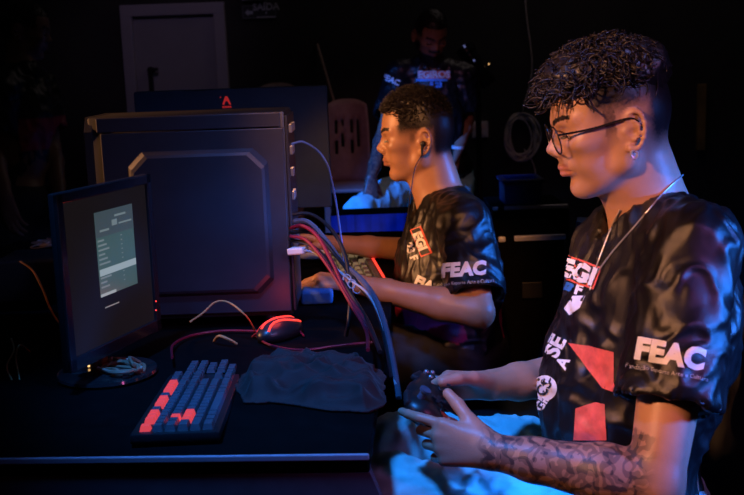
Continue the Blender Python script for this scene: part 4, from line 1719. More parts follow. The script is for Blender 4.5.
def make_keyboard(origin, label, lit_front=False):
    k = empty('keyboard', origin, label, 'keyboard', 'gaming keyboards on the desk')
    k.rotation_euler = KROT.to_euler()
    bpy.context.view_layer.update()
    L = lambda x, y, z=0: origin + KROT @ Vector((x, y, z))
    fb_ = MB()
    fb_.box(L(KW / 2, KLn / 2, -.008), (KW, KLn, .016), KROT, bev=.004)
    fb_.build('frame', M_FRAME, k, smooth=True)
    if lit_front:
        MB().box(L(KW - .002, KLn * .5, .001), (.005, KLn * .9, .005), KROT).build('light_strip', M_LED_RED, k)
    cache = {}
    for r_, row in enumerate(rows):
        for x0_, w in row:
            red = r_ == 0 and x0_ not in (5, 9.5) and x0_ < 15 or (r_ == 2 and abs(x0_ - 2.5) < .1) or (r_ == 3 and x0_ in (1.75, 2.75, 3.75))
            gold = False
            if lit_front:
                red, gold = False, (x0_ * 7 + r_ * 5) % 3 < 1.3
            key = (w, red, gold)
            if key not in cache:
                m0 = key_mesh(w * U)
                m0.materials.append(M_KEY_RED if red else M_KEY_GOLD if gold else M_KEY)
                cache[key] = m0
            o = bpy.data.objects.new('keycap', cache[key])
            o.parent = k
            o.location = (.012 + .0088 + r_ * .0188, .012 + (x0_ + w / 2) * U, .0)
            if red or gold:
                o['label'] = 'keycap glowing red' if red else 'keycap glowing pale gold'
            COL.objects.link(o)
    return k


make_keyboard(ka, 'black gaming keyboard with red lit keys near the front edge of the desk')
k2o = PZ(333, 287, TZ + .02)
KROT_S = KROT
kx2 = Vector((.995, .10, 0)).normalized()
ky2 = Vector((-.10, .995, 0)).normalized()
KROT = Matrix((kx2, ky2, Vector((0, 0, 1)))).transposed()
make_keyboard(k2o, 'black gaming keyboard under the hands of the player with earphones', True)
KROT = KROT_S

# ------------------------------------------------------------------ mouse glowing red beside the tower
mp = on_desk(280, 337)
F = Field()
F.ell(mp + ez * .012, (.034, .062, .028), np.array(Matrix.Rotation(R(-35), 3, 'Z')), .006)
F.plane(mp + ez * .001, (0, 0, -1))
me = F.mesh('mouse', .003, smooth=1)
mouse = link('computer_mouse', me, M_BLACK_PLASTIC, None, mp)
tag(mouse, 'black mouse glowing red at the foot of the computer tower', 'mouse')
mo = MB()
bvm = bvh_of(mouse)
for s_ in (-.022, -.004, .014):
    pts = []
    for t in np.linspace(-.05, .05, 9):
        d = Matrix.Rotation(R(-35), 3, 'Z') @ Vector((s_ + .006 * math.sin(t * 60), t, 0))
        h = bvm.ray_cast(mp + d + ez * .2, Vector((0, 0, -1)))
        if h[0]:
            pts.append(h[0] + ez * .0005)
    if len(pts) > 2:
        mo.tube(pts, .0026, 6)
mo.build('light_strip', M_LED_RED, mouse, smooth=True)
d = bpy.data.lights.new('mouse_led', 'POINT')
d.energy = .13
d.color = (1, .06, .04)
d.shadow_soft_size = .02
o = bpy.data.objects.new('mouse_led', d)
o.location = mp + Vector((0, -.02, .06))
COL.objects.link(o)

# middle player's mouse and blue lit wrist pad
mp2 = on_desk(318, 258, .0)
F = Field()
F.ell(mp2 + ez * .012, (.060, .033, .030), None, .006)
F.plane(mp2 + ez * .001, (0, 0, -1))
ms2 = link('computer_mouse', F.mesh('mouse', .003, smooth=1), M_WHITE_PLASTIC, None, mp2)
tag(ms2, 'white rimmed mouse under the far hand of the player with earphones', 'mouse')
MB().tube(catmull([mp2 + Vector((-.05, 0, .03)), mp2 + Vector((-.09, .0, .02)), mp2 + Vector((-.16, .03, .006)), mp2 + Vector((-.26, .04, .005))], 5), .002, 6).build('cable', M_BLACK_CABLE, ms2, smooth=True)
pd = PZ(317, 305, TZ)
pad = MB().box(pd + Vector((0, .03, .0165)), (.075, .06, .032), bev=.006).build('wrist_rest', mat('blue_foam', (.06, .16, .34), .7, var=.1), None, pd)
tag(pad, 'blue foam wrist rest below the near hand of the player with earphones', 'wrist rest')

# ------------------------------------------------------------------ dark jacket thrown on the desk beside the front keyboard
pl = [(240, 378), (262, 366), (310, 360), (362, 362), (384, 378), (388, 402), (368, 414), (330, 410), (300, 406), (270, 404), (246, 404), (236, 392)]
pw = [on_desk(*p) for p in pl]
cx = sum((p.x for p in pw)) / len(pw)
cy = sum((p.y for p in pw)) / len(pw)
G = 130
xs = np.linspace(min(p.x for p in pw) - .03, max(p.x for p in pw) + .03, G)
ys = np.linspace(min(p.y for p in pw) - .03, max(p.y for p in pw) + .03, G)
poly = np.array([(p.x, p.y) for p in pw])


def poly_sd(q):
    d = np.full(len(q), 1e9)
    ins = np.zeros(len(q), bool)
    n = len(poly)
    for i in range(n):
        a, b = poly[i], poly[(i + 1) % n]
        e = b - a
        t = np.clip(((q - a) @ e) / (e @ e), 0, 1)
        d = np.minimum(d, np.linalg.norm(q - a - t[:, None] * e, axis=1))
        c_ = (a[1] > q[:, 1]) != (b[1] > q[:, 1])
        with np.errstate(divide='ignore', invalid='ignore'):
            xi = (b[0] - a[0]) * (q[:, 1] - a[1]) / (b[1] - a[1]) + a[0]
        ins ^= c_ & (q[:, 0] < xi)
    return np.where(ins, d, -d)


gx, gy = np.meshgrid(xs, ys, indexing='ij')
q = np.stack([gx.ravel(), gy.ravel()], 1)
q3 = np.stack([q[:, 0], q[:, 1], 0 * q[:, 0]], 1)
sd = poly_sd(q) + .014 * nz(q3, 14, 6) + .006 * nz(q3, 40, 1)
fold = 1 - np.abs(nz(q3 + .05 * np.stack([nz(q3, 9, 3), nz(q3, 9, 8), 0 * q[:, 0]], 1), (12, 24, 1), 4)) * 2.6
hgt = .004 + smooth_poly(sd, 0, .035) * (.012 + .024 * np.clip(fold, -.35, 1) + .010 * nz(q3, 24, 2))
keep = sd > -.004
idx = -np.ones(len(q), int)
idx[keep] = np.arange(keep.sum())
Vt = np.stack([q[keep][:, 0], q[keep][:, 1], TZ + np.maximum(hgt[keep], .004)], 1)
Vb = Vt.copy()
Vb[:, 2] = TZ + .001
n_ = len(Vt)
I = idx.reshape(G, G)
faces = []
for i in range(G - 1):
    for j in range(G - 1):
        f4 = (I[i, j], I[i + 1, j], I[i + 1, j + 1], I[i, j + 1])
        if min(f4) >= 0:
            faces.append(f4)
edges = {}
for f4 in faces:
    for k in range(4):
        e = (f4[k], f4[(k + 1) % 4])
        edges[e] = edges.get(e, 0) + 1
allf = list(faces) + [tuple(reversed([v + n_ for v in f4])) for f4 in faces]
for (a, b) in edges:
    if (b, a) not in edges:
        allf.append((b, a, a + n_, b + n_))
me = bpy.data.meshes.new('jacket')
me.from_pydata(np.concatenate([Vt, Vb]).tolist(), [], [tuple(int(v) for v in f4) for f4 in allf])
jk = link('jacket', me, M_JACKET, None, (cx, cy, TZ))
tag(jk, 'dark crumpled jacket lying on the desk right of the red lit keyboard', 'jacket')

# ------------------------------------------------------------------ cables
def cable(name, label, cat, pts, r, m, group=None, parent=None):
    b = MB()
    b.tube(catmull(pts, 8), r, 8)
    o = b.build(name, m, parent, pts[0] if parent is None else None, smooth=True)
    if parent is None:
        tag(o, label, cat, group)
    return o


CG = 'cables hanging from the back of the computer tower'
cable('cable', 'thin pale blue cable arching from the top of the tower back', 'cable', [P(291, 144, 2.22), P(303, 142, 2.24), P(318, 151, 2.28), P(327, 164, 2.3), P(332, 182, 2.34), P(338, 215, 2.4), P(345, 268, 2.45), on_desk(350, 292, .004)], .0026, M_BLUE_CABLE, CG)
cable('cable', 'red cable arching over the typing hands down to the desk', 'cable', [P(290, 228, 2.19), P(303, 226, 2.16), P(318, 237, 2.14), P(333, 264, 2.1), P(346, 292, 2.05), P(362, 316, 2.0), P(372, 334, 1.97), on_desk(378, 346, .045)], .0042, M_RED_CABLE, CG)
cable('cable', 'second red cable lying just inside the first red one', 'cable', [P(290, 236, 2.17), P(306, 240, 2.15), P(322, 258, 2.11), P(338, 282, 2.07), P(352, 306, 2.02), P(366, 330, 1.97), on_desk(368, 350, .05)], .0036, M_RED_CABLE, CG)
cable('cable', 'thick shiny blue grey cable, the outermost of the bundle', 'cable', [P(290, 222, 2.2), P(308, 222, 2.18), P(326, 240, 2.16), P(342, 262, 2.12), P(360, 278, 2.06), P(374, 296, 2.0), P(383, 318, 1.95), P(390, 345, 1.9), P(395, 372, 1.85), P(399, 398, 1.80)], .0055, mat('grey_blue_cable', (.07, .075, .10), .22, var=.1), CG)
cable('cable', 'white cable with a wide plug leaving the tower back', 'cable', [P(294, 251, 2.17), P(312, 252, 2.15), P(330, 264, 2.12), P(350, 280, 2.07), P(366, 292, 2.02), P(378, 312, 1.97), P(387, 340, 1.92), P(391, 362, 1.88), P(396, 385, 1.82)], .0026, M_WHITE_CABLE, CG)
pg = MB().bar(P(290, 251, 2.175), P(306, 250, 2.16), .030, .014, (0, 0, 1), bev=.003).build('plug', M_WHITE_PLASTIC, None, P(290, 251, 2.175))
tag(pg, 'wide white plug stuck in the back of the tower', 'plug')
for k, pts in enumerate([
        [P(290, 215, 2.21), P(310, 214, 2.2), P(330, 228, 2.17), P(344, 252, 2.12), P(350, 285, 2.07), P(349, 318, 2.03), on_desk(346, 336, .02)],
        [P(290, 240, 2.18), P(312, 246, 2.15), P(334, 268, 2.1), P(352, 296, 2.04), P(368, 322, 1.98), on_desk(380, 352, .05)],
        [P(290, 232, 2.19), P(315, 234, 2.16), P(338, 258, 2.12), P(358, 284, 2.06), P(376, 308, 1.99), P(386, 345, 1.91), P(392, 378, 1.84)]]):
    cable('cable', ['black cable with the widest loop, hanging beside the typing hand', 'black cable running under the red ones in the bundle', 'black cable twisted along the thick blue grey one'][k], 'cable', pts, .0042, M_BLACK_CABLE, CG)
# clear zip tie bands on the bundle
zt = MB()
for p in (P(352, 284, 2.06), P(357, 289, 2.05), P(347, 279, 2.07)):
    zt.tube([p + Vector((  .008 * math.cos(t), .004 * math.sin(t), .008 * math.sin(t))) for t in np.linspace(0, 2 * PI, 13)], .0013, 6, cap=False)
z_ = zt.build('cable_tie', M_WHITE_CABLE, None, P(352, 284, 2.06), smooth=True)
tag(z_, 'pale ties holding the cable bundle in front of the typing hand', 'cable tie')
# red and orange leads round the front keyboard
cable('keyboard_cable', 'red lead curling round the far corner of the front keyboard', 'cable', [on_desk(172, 358, .02), on_desk(173, 345, .012), on_desk(190, 336, .006), on_desk(220, 331, .006), on_desk(250, 331, .006), on_desk(272, 332, .006)], .0026, M_RED_CABLE)
cable('keyboard_cable', 'red lead running under the mouse towards the jacket', 'cable', [on_desk(255, 335, .006), on_desk(270, 345, .006), on_desk(300, 350, .006), on_desk(335, 346, .006), on_desk(372, 342, .006)], .0026, M_RED_CABLE)
cable('keyboard_cable', 'thin red lead bunched against the left side of the glowing mouse', 'cable', [on_desk(252, 337, .004), on_desk(258, 333, .014), on_desk(266, 336, .010), on_desk(270, 328, .02), on_desk(282, 326, .02), on_desk(296, 328, .012), on_desk(304, 336, .004)], .0022, M_RED_CABLE)
cable('keyboard_cable', 'short orange lead looping beside the glowing mouse', 'cable', [on_desk(214, 341, .004), on_desk(219, 336, .02), on_desk(228, 339, .016), on_desk(237, 344, .004)], .0028, M_BROWN_CABLE)
cable('cable', 'thin brown lead hanging in front of the tower side panel', 'cable', [P(190, 322, 2.08), P(203, 313, 2.09), P(216, 302, 2.1), P(230, 303, 2.1), P(246, 316, 2.09), on_desk(255, 330, .004)], .002, M_BROWN_CABLE)
cable('cable', 'thin orange wire trailing in the dark left of the lit monitor', 'cable', [P(20, 261, 2.2), P(33, 271, 2.2), P(43, 290, 2.2), P(50, 308, 2.2), P(60, 324, 2.2), P(72, 334, 2.2), on_desk(84, 345, .004)], .0022, M_BROWN_CABLE)
cable('cable', 'loop of thin yellow wire hanging at the far left of the desk', 'cable', [P(11, 338, 1.9), P(14, 350, 1.9), P(7, 366, 1.9), P(12, 380, 1.9), P(21, 394, 1.9), P(19, 376, 1.9), P(16, 358, 1.9), P(20, 345, 1.9), on_desk(30, 352, .004)], .0016, M_BROWN_CABLE)


def tangle(label, c, rx, ry, rz, n, r, m, seed):
    g = np.random.default_rng(seed)
    pts = [Vector(c) + Vector((rx * g.uniform(-1, 1), ry * g.uniform(-1, 1), rz * g.uniform(.1, 1))) for _ in range(n)]
    b = MB()
    b.tube(catmull(pts, 6), r, 6)
    o = b.build('cable_tangle', m, None, c, smooth=True)
    tag(o, label, 'cable')
    return o


tangle('tangle of brown cable on the desk between monitor and front keyboard', on_desk(123, 374, .001), .045, .06, .028, 26, .0032, mat('brown_cable', (.30, .17, .10), .45, var=.2), 3)
tangle('pale tangle of wires in the dark beyond the left of the lit monitor', P(45, 246, 2.5), .045, .04, .014, 24, .0018, mat('pale_wire', (.5, .38, .28), .5, var=.2), 5)
bx = MB().box(P(45, 252, 2.5) + Vector((0, 0, -.055)), (.20, .16, .10), bev=.006).build('power_strip_box', M_CASE_DARK, None, P(45, 252, 2.5) + Vector((0, 0, -.105)))
bx.name = 'cable_box'
tag(bx, 'black box under the pale wires at the left of the desk', 'box')

# small status lights of a charger on the desk below the monitor
cg = on_desk(86, 372)
chg = MB().box(cg + ez * .012, (.05, .04, .022), bev=.004).build('charger', M_CASE_DARK, None, cg)
tag(chg, 'small black charger with an amber light below the lit monitor', 'charger')
b = MB()
b.sphere(cg + Vector((.012, -.021, .018)), .0028, n=8)
b.sphere(cg + Vector((.008, -.021, .008)), .0022, n=8)
b.build('light_dot', M_LED_AMBER, chg, smooth=True)

# ------------------------------------------------------------------ gamepad in the front player's hands
g0 = P(430, 400, 1.71)
gx_ = (P(446, 386, 1.75) - P(432, 425, 1.60)).normalized()       # from the left grip to the right grip
gn = Vector((.45, -.35, .85))
gn = (gn - gx_ * gn.dot(gx_)).normalized()                          # out of the button face
gy_ = gn.cross(gx_)                                                  # away from the player
F = Field()
L = lambda x, y, z=0: g0 + gx_ * x + gy_ * y + gn * z
F.ell(L(0, .01), (.052, .034, .019), np.array(Matrix((gx_, gy_, gn)).transposed()), .01)
for s_ in (1, -1):
    F.ell(L(.048 * s_, .008), (.030, .030, .019), np.array(Matrix((gx_, gy_, gn)).transposed()), .012)
    F.cap(L(.052 * s_, .0, -.002), L(.062 * s_, -.055, -.014), .019, .014, .014)
padm = link('gamepad', F.mesh('gamepad', .0028, smooth=2), M_BLACK_PLASTIC, None, g0)
tag(padm, 'black gamepad held in both hands by the player in glasses', 'gamepad')
for sx, sy in ((-.048, .018), (.024, -.010)):
    b = MB()
    b.lathe([(.0, .0), (.007, .0), (.006, .012), (.0095, .014), (.0095, .018), (.006, .0185), (.0, .017)], L(sx, sy, .017), gn, 16)
    b.build('thumbstick', mat('thumbstick_rubber', (.05, .09, .14), .5, var=.1), padm, smooth=True)
for k, (dx, dy) in enumerate(((0, .010), (.010, 0), (0, -.010), (-.010, 0))):
    b = MB()
    b.lathe([(.0045, .0), (.0045, .005), (.003, .0065), (.0, .0068)], L(.050 + dx, .016 + dy, .016), gn, 12)
    b.build('button', M_PORT, padm, smooth=True)
b = MB()
b.bar(L(-.036, -.010, .019), L(-.012, -.010, .019), .007, .004, tuple(gn), bev=.001)
b.bar(L(-.024, -.022, .019), L(-.024, .002, .019), .007, .004, tuple(gn), bev=.001)
b.build('direction_pad', M_CASE_DARK, padm)
for s_ in (1, -1):
    b = MB()
    b.bar(L(.030 * s_, .040, .006), L(.066 * s_, .030, .004), .014, .012, tuple(gn), bev=.004)
    b.build('trigger', M_CASE_DARK, padm)

# ------------------------------------------------------------------ chairs of the two players
def office_chair(base, facing, label, seat_z, back_h, arm):
    """A five-star office chair; base on the floor, facing a horizontal direction."""
    f = Vector(facing).normalized()
    l = Vector((-f.y, f.x, 0))
    rot = Matrix((f, l, ez)).transposed()
    t = empty('office_chair', base, label, 'chair', "players' chairs")
    X = lambda x, y, z: Vector(base) + f * x + l * y + ez * z
    MB().box(X(.02, 0, seat_z - .04), (.44, .46, .07), rot, bev=.025).build('seat', mat('black_leatherette', (.010, .010, .011), .5, var=.15, bump=.1), t, smooth=True)
    bb = MB()
    n = 10
    V, F = [], []
    for i in range(n + 1):
        z = seat_z + .04 + back_h * i / n
        x = -.215 - .10 * (i / n) - .02 * math.sin(PI * i / n)
        w = .23 - .05 * (i / n) ** 3
        for (dx, dy) in ((.03, -w), (.045, -w * .6), (.02, 0), (.045, w * .6), (.03, w), (-.03, w * .9), (-.04, 0), (-.03, -w * .9)):
            V.append(X(x + dx, dy, z))
    for i in range(n):
        for k in range(8):
            F.append((i * 8 + k, i * 8 + (k + 1) % 8, i * 8 + 8 + (k + 1) % 8, i * 8 + 8 + k))
    F += [tuple(range(8)), tuple(n * 8 + k for k in range(8))]
    bb.add(V, F)
    bb.build('backrest', bpy.data.materials['black_leatherette'], t, smooth=True, angle=50)
    MB().cyl(X(0, 0, .09), X(0, 0, seat_z - .07), .028, n=16).build('gas_column', M_CASE_DARK, t, smooth=True)
    for k in range(5):
        a = 2 * PI * k / 5 + .3
        e_ = X(.27 * math.cos(a), .27 * math.sin(a), .065)
        lb = MB().bar(X(0, 0, .085), e_, .045, .03, (0, 0, 1), bev=.006).build('leg', M_CASE_DARK, t)
        MB().cyl(e_ + l * -.012 - ez * .037, e_ + l * .012 - ez * .037, .027, n=14).build('caster', M_BLACK_PLASTIC, lb, smooth=True)
    if arm:
        for s_ in (1, -1):
            ab = MB()
            ab.bar(X(-.14, .255 * s_, seat_z + .2), X(.14, .255 * s_, seat_z + .2), .06, .025, (0, 0, 1), bev=.008)
            ab.bar(X(-.04, .255 * s_, seat_z - .05), X(-.04, .255 * s_, seat_z + .19), .04, .03, tuple(f), bev=.006)
            ab.build('armrest', M_BLACK_PLASTIC, t, smooth=True)
    return t


pv = Vector(J1['pelvis'])
office_chair((pv.x + .04, pv.y, 0), T1.col[0] * 1.0 - ez * T1.col[0].z, 'black office chair under the player in glasses', pv.z - .115, .60, False)
pv = Vector(J2['pelvis'])
office_chair((pv.x + .05, pv.y + .0, 0), (-1, .0, 0), 'black office chair behind the player with earphones', pv.z - .105, .38, False)

# ------------------------------------------------------------------ background: tables, laptop, crates, chairs
ty = 3.75
a, b_ = PY(330, 217, ty), PY(476, 217, ty)
TX9 = b_.x
bt = empty('table', ((a.x + TX9) / 2, ty + .3, 0), 'narrow table with a dark blue cloth front behind the player with earphones', 'table')
tz2 = a.z
MB().box(((a.x + TX9) / 2, ty + .11, tz2 - .012), (TX9 - a.x, .18, .024), bev=.004).build('tabletop', M_LAMINATE, bt)
xr = TX9
V, F = [], []
for i in range(81):
    x = a.x + .002 + (xr - a.x - .004) * i / 80
    for k, z in enumerate((tz2 + .002, .03)):
        V.append((x, ty + .010 + .004 * math.sin(i * .9) * k + .002 * math.sin(i * 2.3) * k, z))
        V.append((x, ty + .016 + .004 * math.sin(i * .9) * k + .002 * math.sin(i * 2.3) * k, z))
for i in range(80):
    c = i * 4
    F += [(c, c + 4, c + 6, c + 2), (c + 1, c + 3, c + 7, c + 5)]
MB().add(V, F).build('cloth_front', M_BLUE_CLOTH, bt, smooth=True)
for sx in (a.x + .05, TX9 - .05):
    for sy in (ty + .05, ty + .17):
        MB().bar((sx, sy, 0), (sx, sy, tz2 - .03), .04, .04).build('leg', M_CASE_DARK, bt)

# two black equipment cases with metal edges, a blue crate on the rear one
def equipment_case(x0, x1, y0, depth, top, floor, label):
    c = Vector(((x0 + x1) / 2, y0 + depth / 2, floor))
    t = empty('equipment_case', c, label, 'case', 'black equipment cases between the players')
    w = x1 - x0
    MB().box((c.x, c.y, (top + floor) / 2), (w - .006, depth - .006, top - floor - .004), bev=.004).build('body', M_LAMINATE, t)
    e = MB()
    e.bar((x0 + .05, y0 + .006, top - .007), (x1, y0 + .006, top - .007), .016, .016, ez, bev=.003)
    e.build('edge_trim', M_ALU, t)
    for sx in (x0, x1):
        MB().bar((sx, y0 + .003, floor + .005), (sx, y0 + .003, top - .018), .010, .010, (0, 1, 0), bev=.002).build('corner_trim', M_CASE_DARK, t)
    MB().bar((x0 + .004, y0 + .004, top - .008), (x0 + .026, y0 + .004, top - .008), .016, .016, ez, bev=.004).build('corner_cap', M_ALU, t)
    MB().box((c.x, y0 - .004, top - .16), (.06, .012, .05), bev=.003).build('latch', M_CASE_DARK, t)
    return t


q0, q1 = P(497, 241, 3.0), P(566, 236, 3.0)
equipment_case(q0.x, q1.x, q0.y, .34, (q0.z + q1.z) / 2 + .008, 0, 'black equipment case with a bright metal top edge, between the two players')
cr0, cr1 = P(505, 205, 4.25), P(541, 180, 4.25)
equipment_case(cr0.x - .06, cr1.x + .10, 4.16, .34, cr0.z, 0, 'taller dark case further back, under the blue crate')
cw, chh, cz0 = cr1.x - cr0.x, cr1.z - cr0.z, cr0.z
ccx, ccy = (cr0.x + cr1.x) / 2, 4.30
cbx = empty('storage_crate', (ccx, ccy, cz0), 'dark blue plastic crate on the case behind the two players', 'crate')
M_CRATE = mat('blue_plastic', (.008, .02, .09), .5, var=.1)
cb = MB()
for (dx, dy, sx, sy) in ((0, -.09, cw, .01), (0, .09, cw, .01), (-cw / 2 + .005, 0, .01, .18), (cw / 2 - .005, 0, .01, .18)):
    cb.box((ccx + dx, ccy + dy, cz0 + chh / 2), (sx, sy, chh), bev=.002)
cb.box((ccx, ccy, cz0 + .006), (cw - .01, .17, .010))
cb.build('tub', M_CRATE, cbx)
cb = MB()
for (dx, dy, sx, sy) in ((0, -.092, cw + .02, .022), (0, .092, cw + .02, .022), (-cw / 2, 0, .022, .2), (cw / 2, 0, .022, .2)):
    cb.box((ccx + dx, ccy + dy, cz0 + chh), (sx, sy, .014), bev=.003)
cb.build('rim', M_CRATE, cbx)


def plastic_chair(p, w, h, label):
    """Moulded chair: shell back with punched holes, seat, four legs. p: top middle of the back."""
    base = Vector((p.x, p.y - .2, FLOOR_Z))
    t = empty('plastic_chair', base, label, 'chair', 'moulded plastic chairs in the dark')
    top, seatz = p.z, p.z - h
    n, m = 14, 12
    holes = [(i, j) for i in (2, 3, 5, 6) for j in (6, 7, 9, 10, 11)] + [(i, j) for i in (8, 9, 11) for j in (6, 7, 9, 10, 11)]
    holes = [(3, 7), (3, 8), (5, 8), (3, 5), (5, 5), (5, 6), (8, 8), (8, 7), (10, 8), (8, 5), (10, 5), (10, 6), (10, 7), (3, 4), (8, 4)]
    bm_ = bmesh.new()
    g = {}
    for i in range(n + 1):
        for j in range(m + 1):
            a_ = i / n * 2 - 1
            t_ = j / m
            ww = w / 2 * (1 - .10 * t_ ** 4)
            x = p.x + a_ * ww
            z = seatz + h * t_ * (1 - .07 * abs(a_) ** 3)
            y = p.y - .10 * (1 - t_) - .05 * a_ * a_ + .02
            g[i, j] = bm_.verts.new((x, y, z))
    for i in range(n):
        for j in range(m):
            if (i, j) in holes:
                continue
            bm_.faces.new((g[i, j], g[i + 1, j], g[i + 1, j + 1], g[i, j + 1]))
    bmesh.ops.recalc_face_normals(bm_, faces=bm_.faces)
    r_ = bmesh.ops.solidify(bm_, geom=bm_.faces[:], thickness=.008)
    me_ = bpy.data.meshes.new('backrest')
    bm_.to_mesh(me_)
    bm_.free()
    link('backrest', me_, M_BEIGE, t)
    MB().box((p.x, p.y - .28, seatz - .01), (w, .40, .02), bev=.008).build('seat', M_BEIGE, t)
    for sx in (-1, 1):
        for sy in (-.46, -.1):
            MB().bar((p.x + sx * w * .46, p.y + sy, FLOOR_Z), (p.x + sx * w * .42, p.y + sy + .02, seatz - .015), .035, .035, bev=.006).build('leg', M_BEIGE, t)


plastic_chair(P(346, 99, 5.9), .26, .46, 'beige plastic chair with a punched back, beside the man looking down')
plastic_chair(P(277, 83, 6.3), .26, .42, 'rounded top of a plastic chair showing above the red emblem monitor')

# things on the back wall
wy = WALL_Y
pole = MB()
pa_, pb_ = PY(317, 44, wy - .02), PY(333, 99, wy - .12)
ph = pa_ + (pb_ - pa_) * ((FLOOR_Z - pa_.z) / (pb_.z - pa_.z))
pole.tube([pa_, pb_, ph], .010, 8)
pole_o = pole.build('wooden_pole', mat('pale_wood', (.34, .22, .17), .6, var=.2), None, ph, smooth=True)
tag(pole_o, 'thin wooden pole leaning behind the plastic chair', 'pole')
# exit sign: dark board, white arrow and lettering
s0, s1 = PY(243, 20, wy), PY(276, 2, wy)
sg = empty('exit_sign', ((s0.x + s1.x) / 2, wy, (s0.z + s1.z) / 2), 'small dark exit sign with white lettering above the big monitor', 'sign')
sw, sh = s1.x - s0.x, s1.z - s0.z - .02
sc_ = Vector(((s0.x + s1.x) / 2, wy - .012, (s0.z + s1.z) / 2 - .005))
MB().box(sc_, (sw, .02, sh), bev=.002).build('board', mat('sign_black', (.02, .02, .022), .5, var=.1), sg)
M_SIGN = mat('sign_white', (.50, .50, .52), .6, var=.05)


def flat_at(name, me_, c, m, parent):
    me_.transform(Matrix.Translation(c) @ Matrix.Rotation(PI / 2, 4, 'X'))
    return link(name, me_, m, parent, smooth=False)


flat_at('lettering', flat_text('SAÍDA', .062, .03), sc_ + Vector((.045, -.011, .028)), M_SIGN, sg)
ar = MB()
ac = sc_ + Vector((-.065, -.0115, -.004))
ar.prism([(-.028, 0), (-.005, .022), (-.005, .010), (.024, .010), (.024, -.010), (-.005, -.010), (-.005, -.022)], ac, (1, 0, 0), (0, 0, 1), (0, -1, 0), .001)
ar.build('arrow', M_SIGN, sg)
br = MB()
br.box(sc_ + Vector((.045, -.0115, -.036)), (.125, .001, .010))
br.box(sc_ + Vector((.045, -.0115, -.008)), (.010, .001, .012))
br.build('underline', M_SIGN, sg)
bo = MB()
for (dx, dz, sx, sz) in ((0, sh / 2 - .003, sw, .004), (0, -sh / 2 + .003, sw, .004), (-sw / 2 + .003, 0, .004, sh), (sw / 2 - .003, 0, .004, sh)):
    bo.box(sc_ + Vector((dx, -.0115, dz)), (sx, .002, sz))
bo.build('border', mat('sign_grey', (.16, .16, .17), .6, var=.05), sg)
# white box lamp above the sign, at the top edge
w0, w1 = PY(243, 1, wy), PY(267, -8, wy)
wl = MB().box(((w0.x + w1.x) / 2, wy - .03, (w0.z + w1.z) / 2), (w1.x - w0.x, .06, w1.z - w0.z), bev=.006).build('emergency_light', M_WHITE_PLASTIC, None, ((w0.x + w1.x) / 2, wy, w0.z))
tag(wl, 'white box of an emergency light above the exit sign', 'light')
# switch plate
s0, s1 = PY(472, 138, wy), PY(488, 121, wy)
sp_c = Vector(((s0.x + s1.x) / 2, wy - .006, (s0.z + s1.z) / 2))
spl = MB().box(sp_c, (s1.x - s0.x, .012, s1.z - s0.z), bev=.003).build('switch_plate', M_WHITE_PLASTIC, None, sp_c)
tag(spl, 'white switch plate on the dark wall right of the standing man', 'switch')
for dx in (-.026, .026):
    for dz in (-.024, .024):
        MB().box(sp_c + Vector((dx, -.008, dz)), (.034, .006, .034), bev=.002).build('switch_rocker', M_ROPE if dz > 0 else M_WHITE_PLASTIC, spl)
# coiled cable on a hook, with one strand going up
cc = PY(521, 134, wy - .03)
cb = MB()
g = np.random.default_rng(4)
pts = []
for k in range(7):
    rx, rz = .100 + g.uniform(-.02, .02), .150 + g.uniform(-.02, .02)
    ox, oz = g.uniform(-.015, .015), g.uniform(-.02, .02)
    for t in np.linspace(0, 2 * PI, 18, endpoint=False):
        pts.append(cc + Vector((ox + rx * math.sin(t), g.uniform(-.012, .012), oz + rz * math.cos(t) - .008 * k)))
cb.tube(catmull(pts, 2), .006, 6)
coil = cb.build('coiled_cable', M_ROPE, None, cc, smooth=True)
tag(coil, 'coil of grey cable hanging on the dark back wall', 'cable')
st = MB()
st.tube(catmull([cc + Vector((0, 0, .12)), PY(532, 70, wy - .03), PY(527, 20, wy - .03), PY(524, -12, wy - .03)], 5), .0045, 6)
st.tube(catmull([cc + Vector((.02, 0, -.1)), PY(535, 170, wy - .03), PY(535, 215, wy - .03)], 5), .004, 6)
st.build('strand', M_ROPE, coil, smooth=True)
hk = MB()
hk.tube([cc + Vector((0, .03, .16)), cc + Vector((0, -.03, .15)), cc + Vector((0, -.04, .18))], .006, 8)
hk.build('hook', M_CASE_DARK, coil, smooth=True)

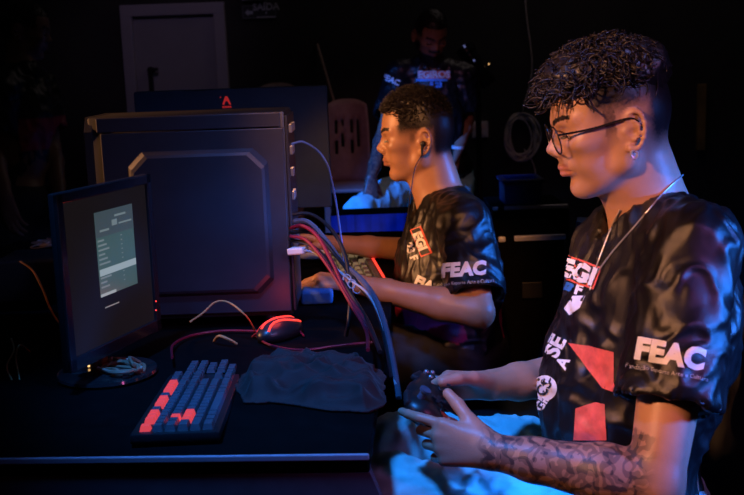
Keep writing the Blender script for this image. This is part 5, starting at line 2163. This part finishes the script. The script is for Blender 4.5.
# stage spotlight on a stand behind the standing man
sa, sb_ = P(464, 47, 5.7), P(490, 85, 5.7)
ax_ = (sb_ - sa).normalized()
so = empty('spotlight', (sb_.x, 5.75, FLOOR_Z), 'slim tilted spotlight with a violet glint, right of the standing man', 'spotlight')
b = MB()
Ls = (sb_ - sa).length
b.lathe([(.0, Ls), (.040, Ls), (.045, Ls - .01), (.045, .05), (.055, .04), (.055, .0), (.048, .0), (.046, .02)], sa, ax_, 20)
hd = b.build('lamp_head', mat('glossy_black_metal', (.02, .02, .03), .2, .4, var=.1), so, smooth=True)
b = MB()
b.lathe([(.0, .012), (.046, .018)], sa, ax_, 20)
b.build('lens', mat('violet_lens', (.1, .1, .3), .2, var=.1, emit=(.35, .35, 1.0), estr=.12), hd, smooth=True)
b = MB()
b.sphere(sa + Vector((.0, -.045, .0)), .012, n=10)
b.sphere(sa + ax_ * .09 + Vector((0, -.046, 0)), .006, n=8)
b.build('light_dot', mat('violet_glint', (.3, .3, .6), .3, var=.1, emit=(.35, .4, 1.0), estr=.3), hd, smooth=True)  # glowing dots stand in for the bluish glint on the lamp housing
b = MB()
b.sphere(sa + ax_ * .14 + Vector((.055, -.03, .02)), .004, n=8)
b.build('light_dot', M_LED_AMBER, hd, smooth=True)
mid_ = (sa + sb_) / 2
b = MB()
b.cyl((mid_.x, 5.75, FLOOR_Z + .25), (mid_.x, 5.75, mid_.z - .05), .016, n=12)
b.build('stand_pole', M_CASE_DARK, so, smooth=True)
b = MB()
b.tube(catmull([mid_ + Vector((-.07, 0, .02)), mid_ + Vector((-.06, .03, -.06)), Vector((mid_.x, 5.75, mid_.z - .07)), mid_ + Vector((.06, .03, -.06)), mid_ + Vector((.07, 0, .02))], 5), .008, 8)
b.build('yoke', M_CASE_DARK, so, smooth=True)
for k in range(3):
    a = 2 * PI * k / 3 + .5
    MB().tube([(mid_.x, 5.75, FLOOR_Z + .40), (mid_.x + .35 * math.cos(a), 5.75 + .35 * math.sin(a), FLOOR_Z + .012)], .012, 8).build('leg', M_CASE_DARK, so, smooth=True)
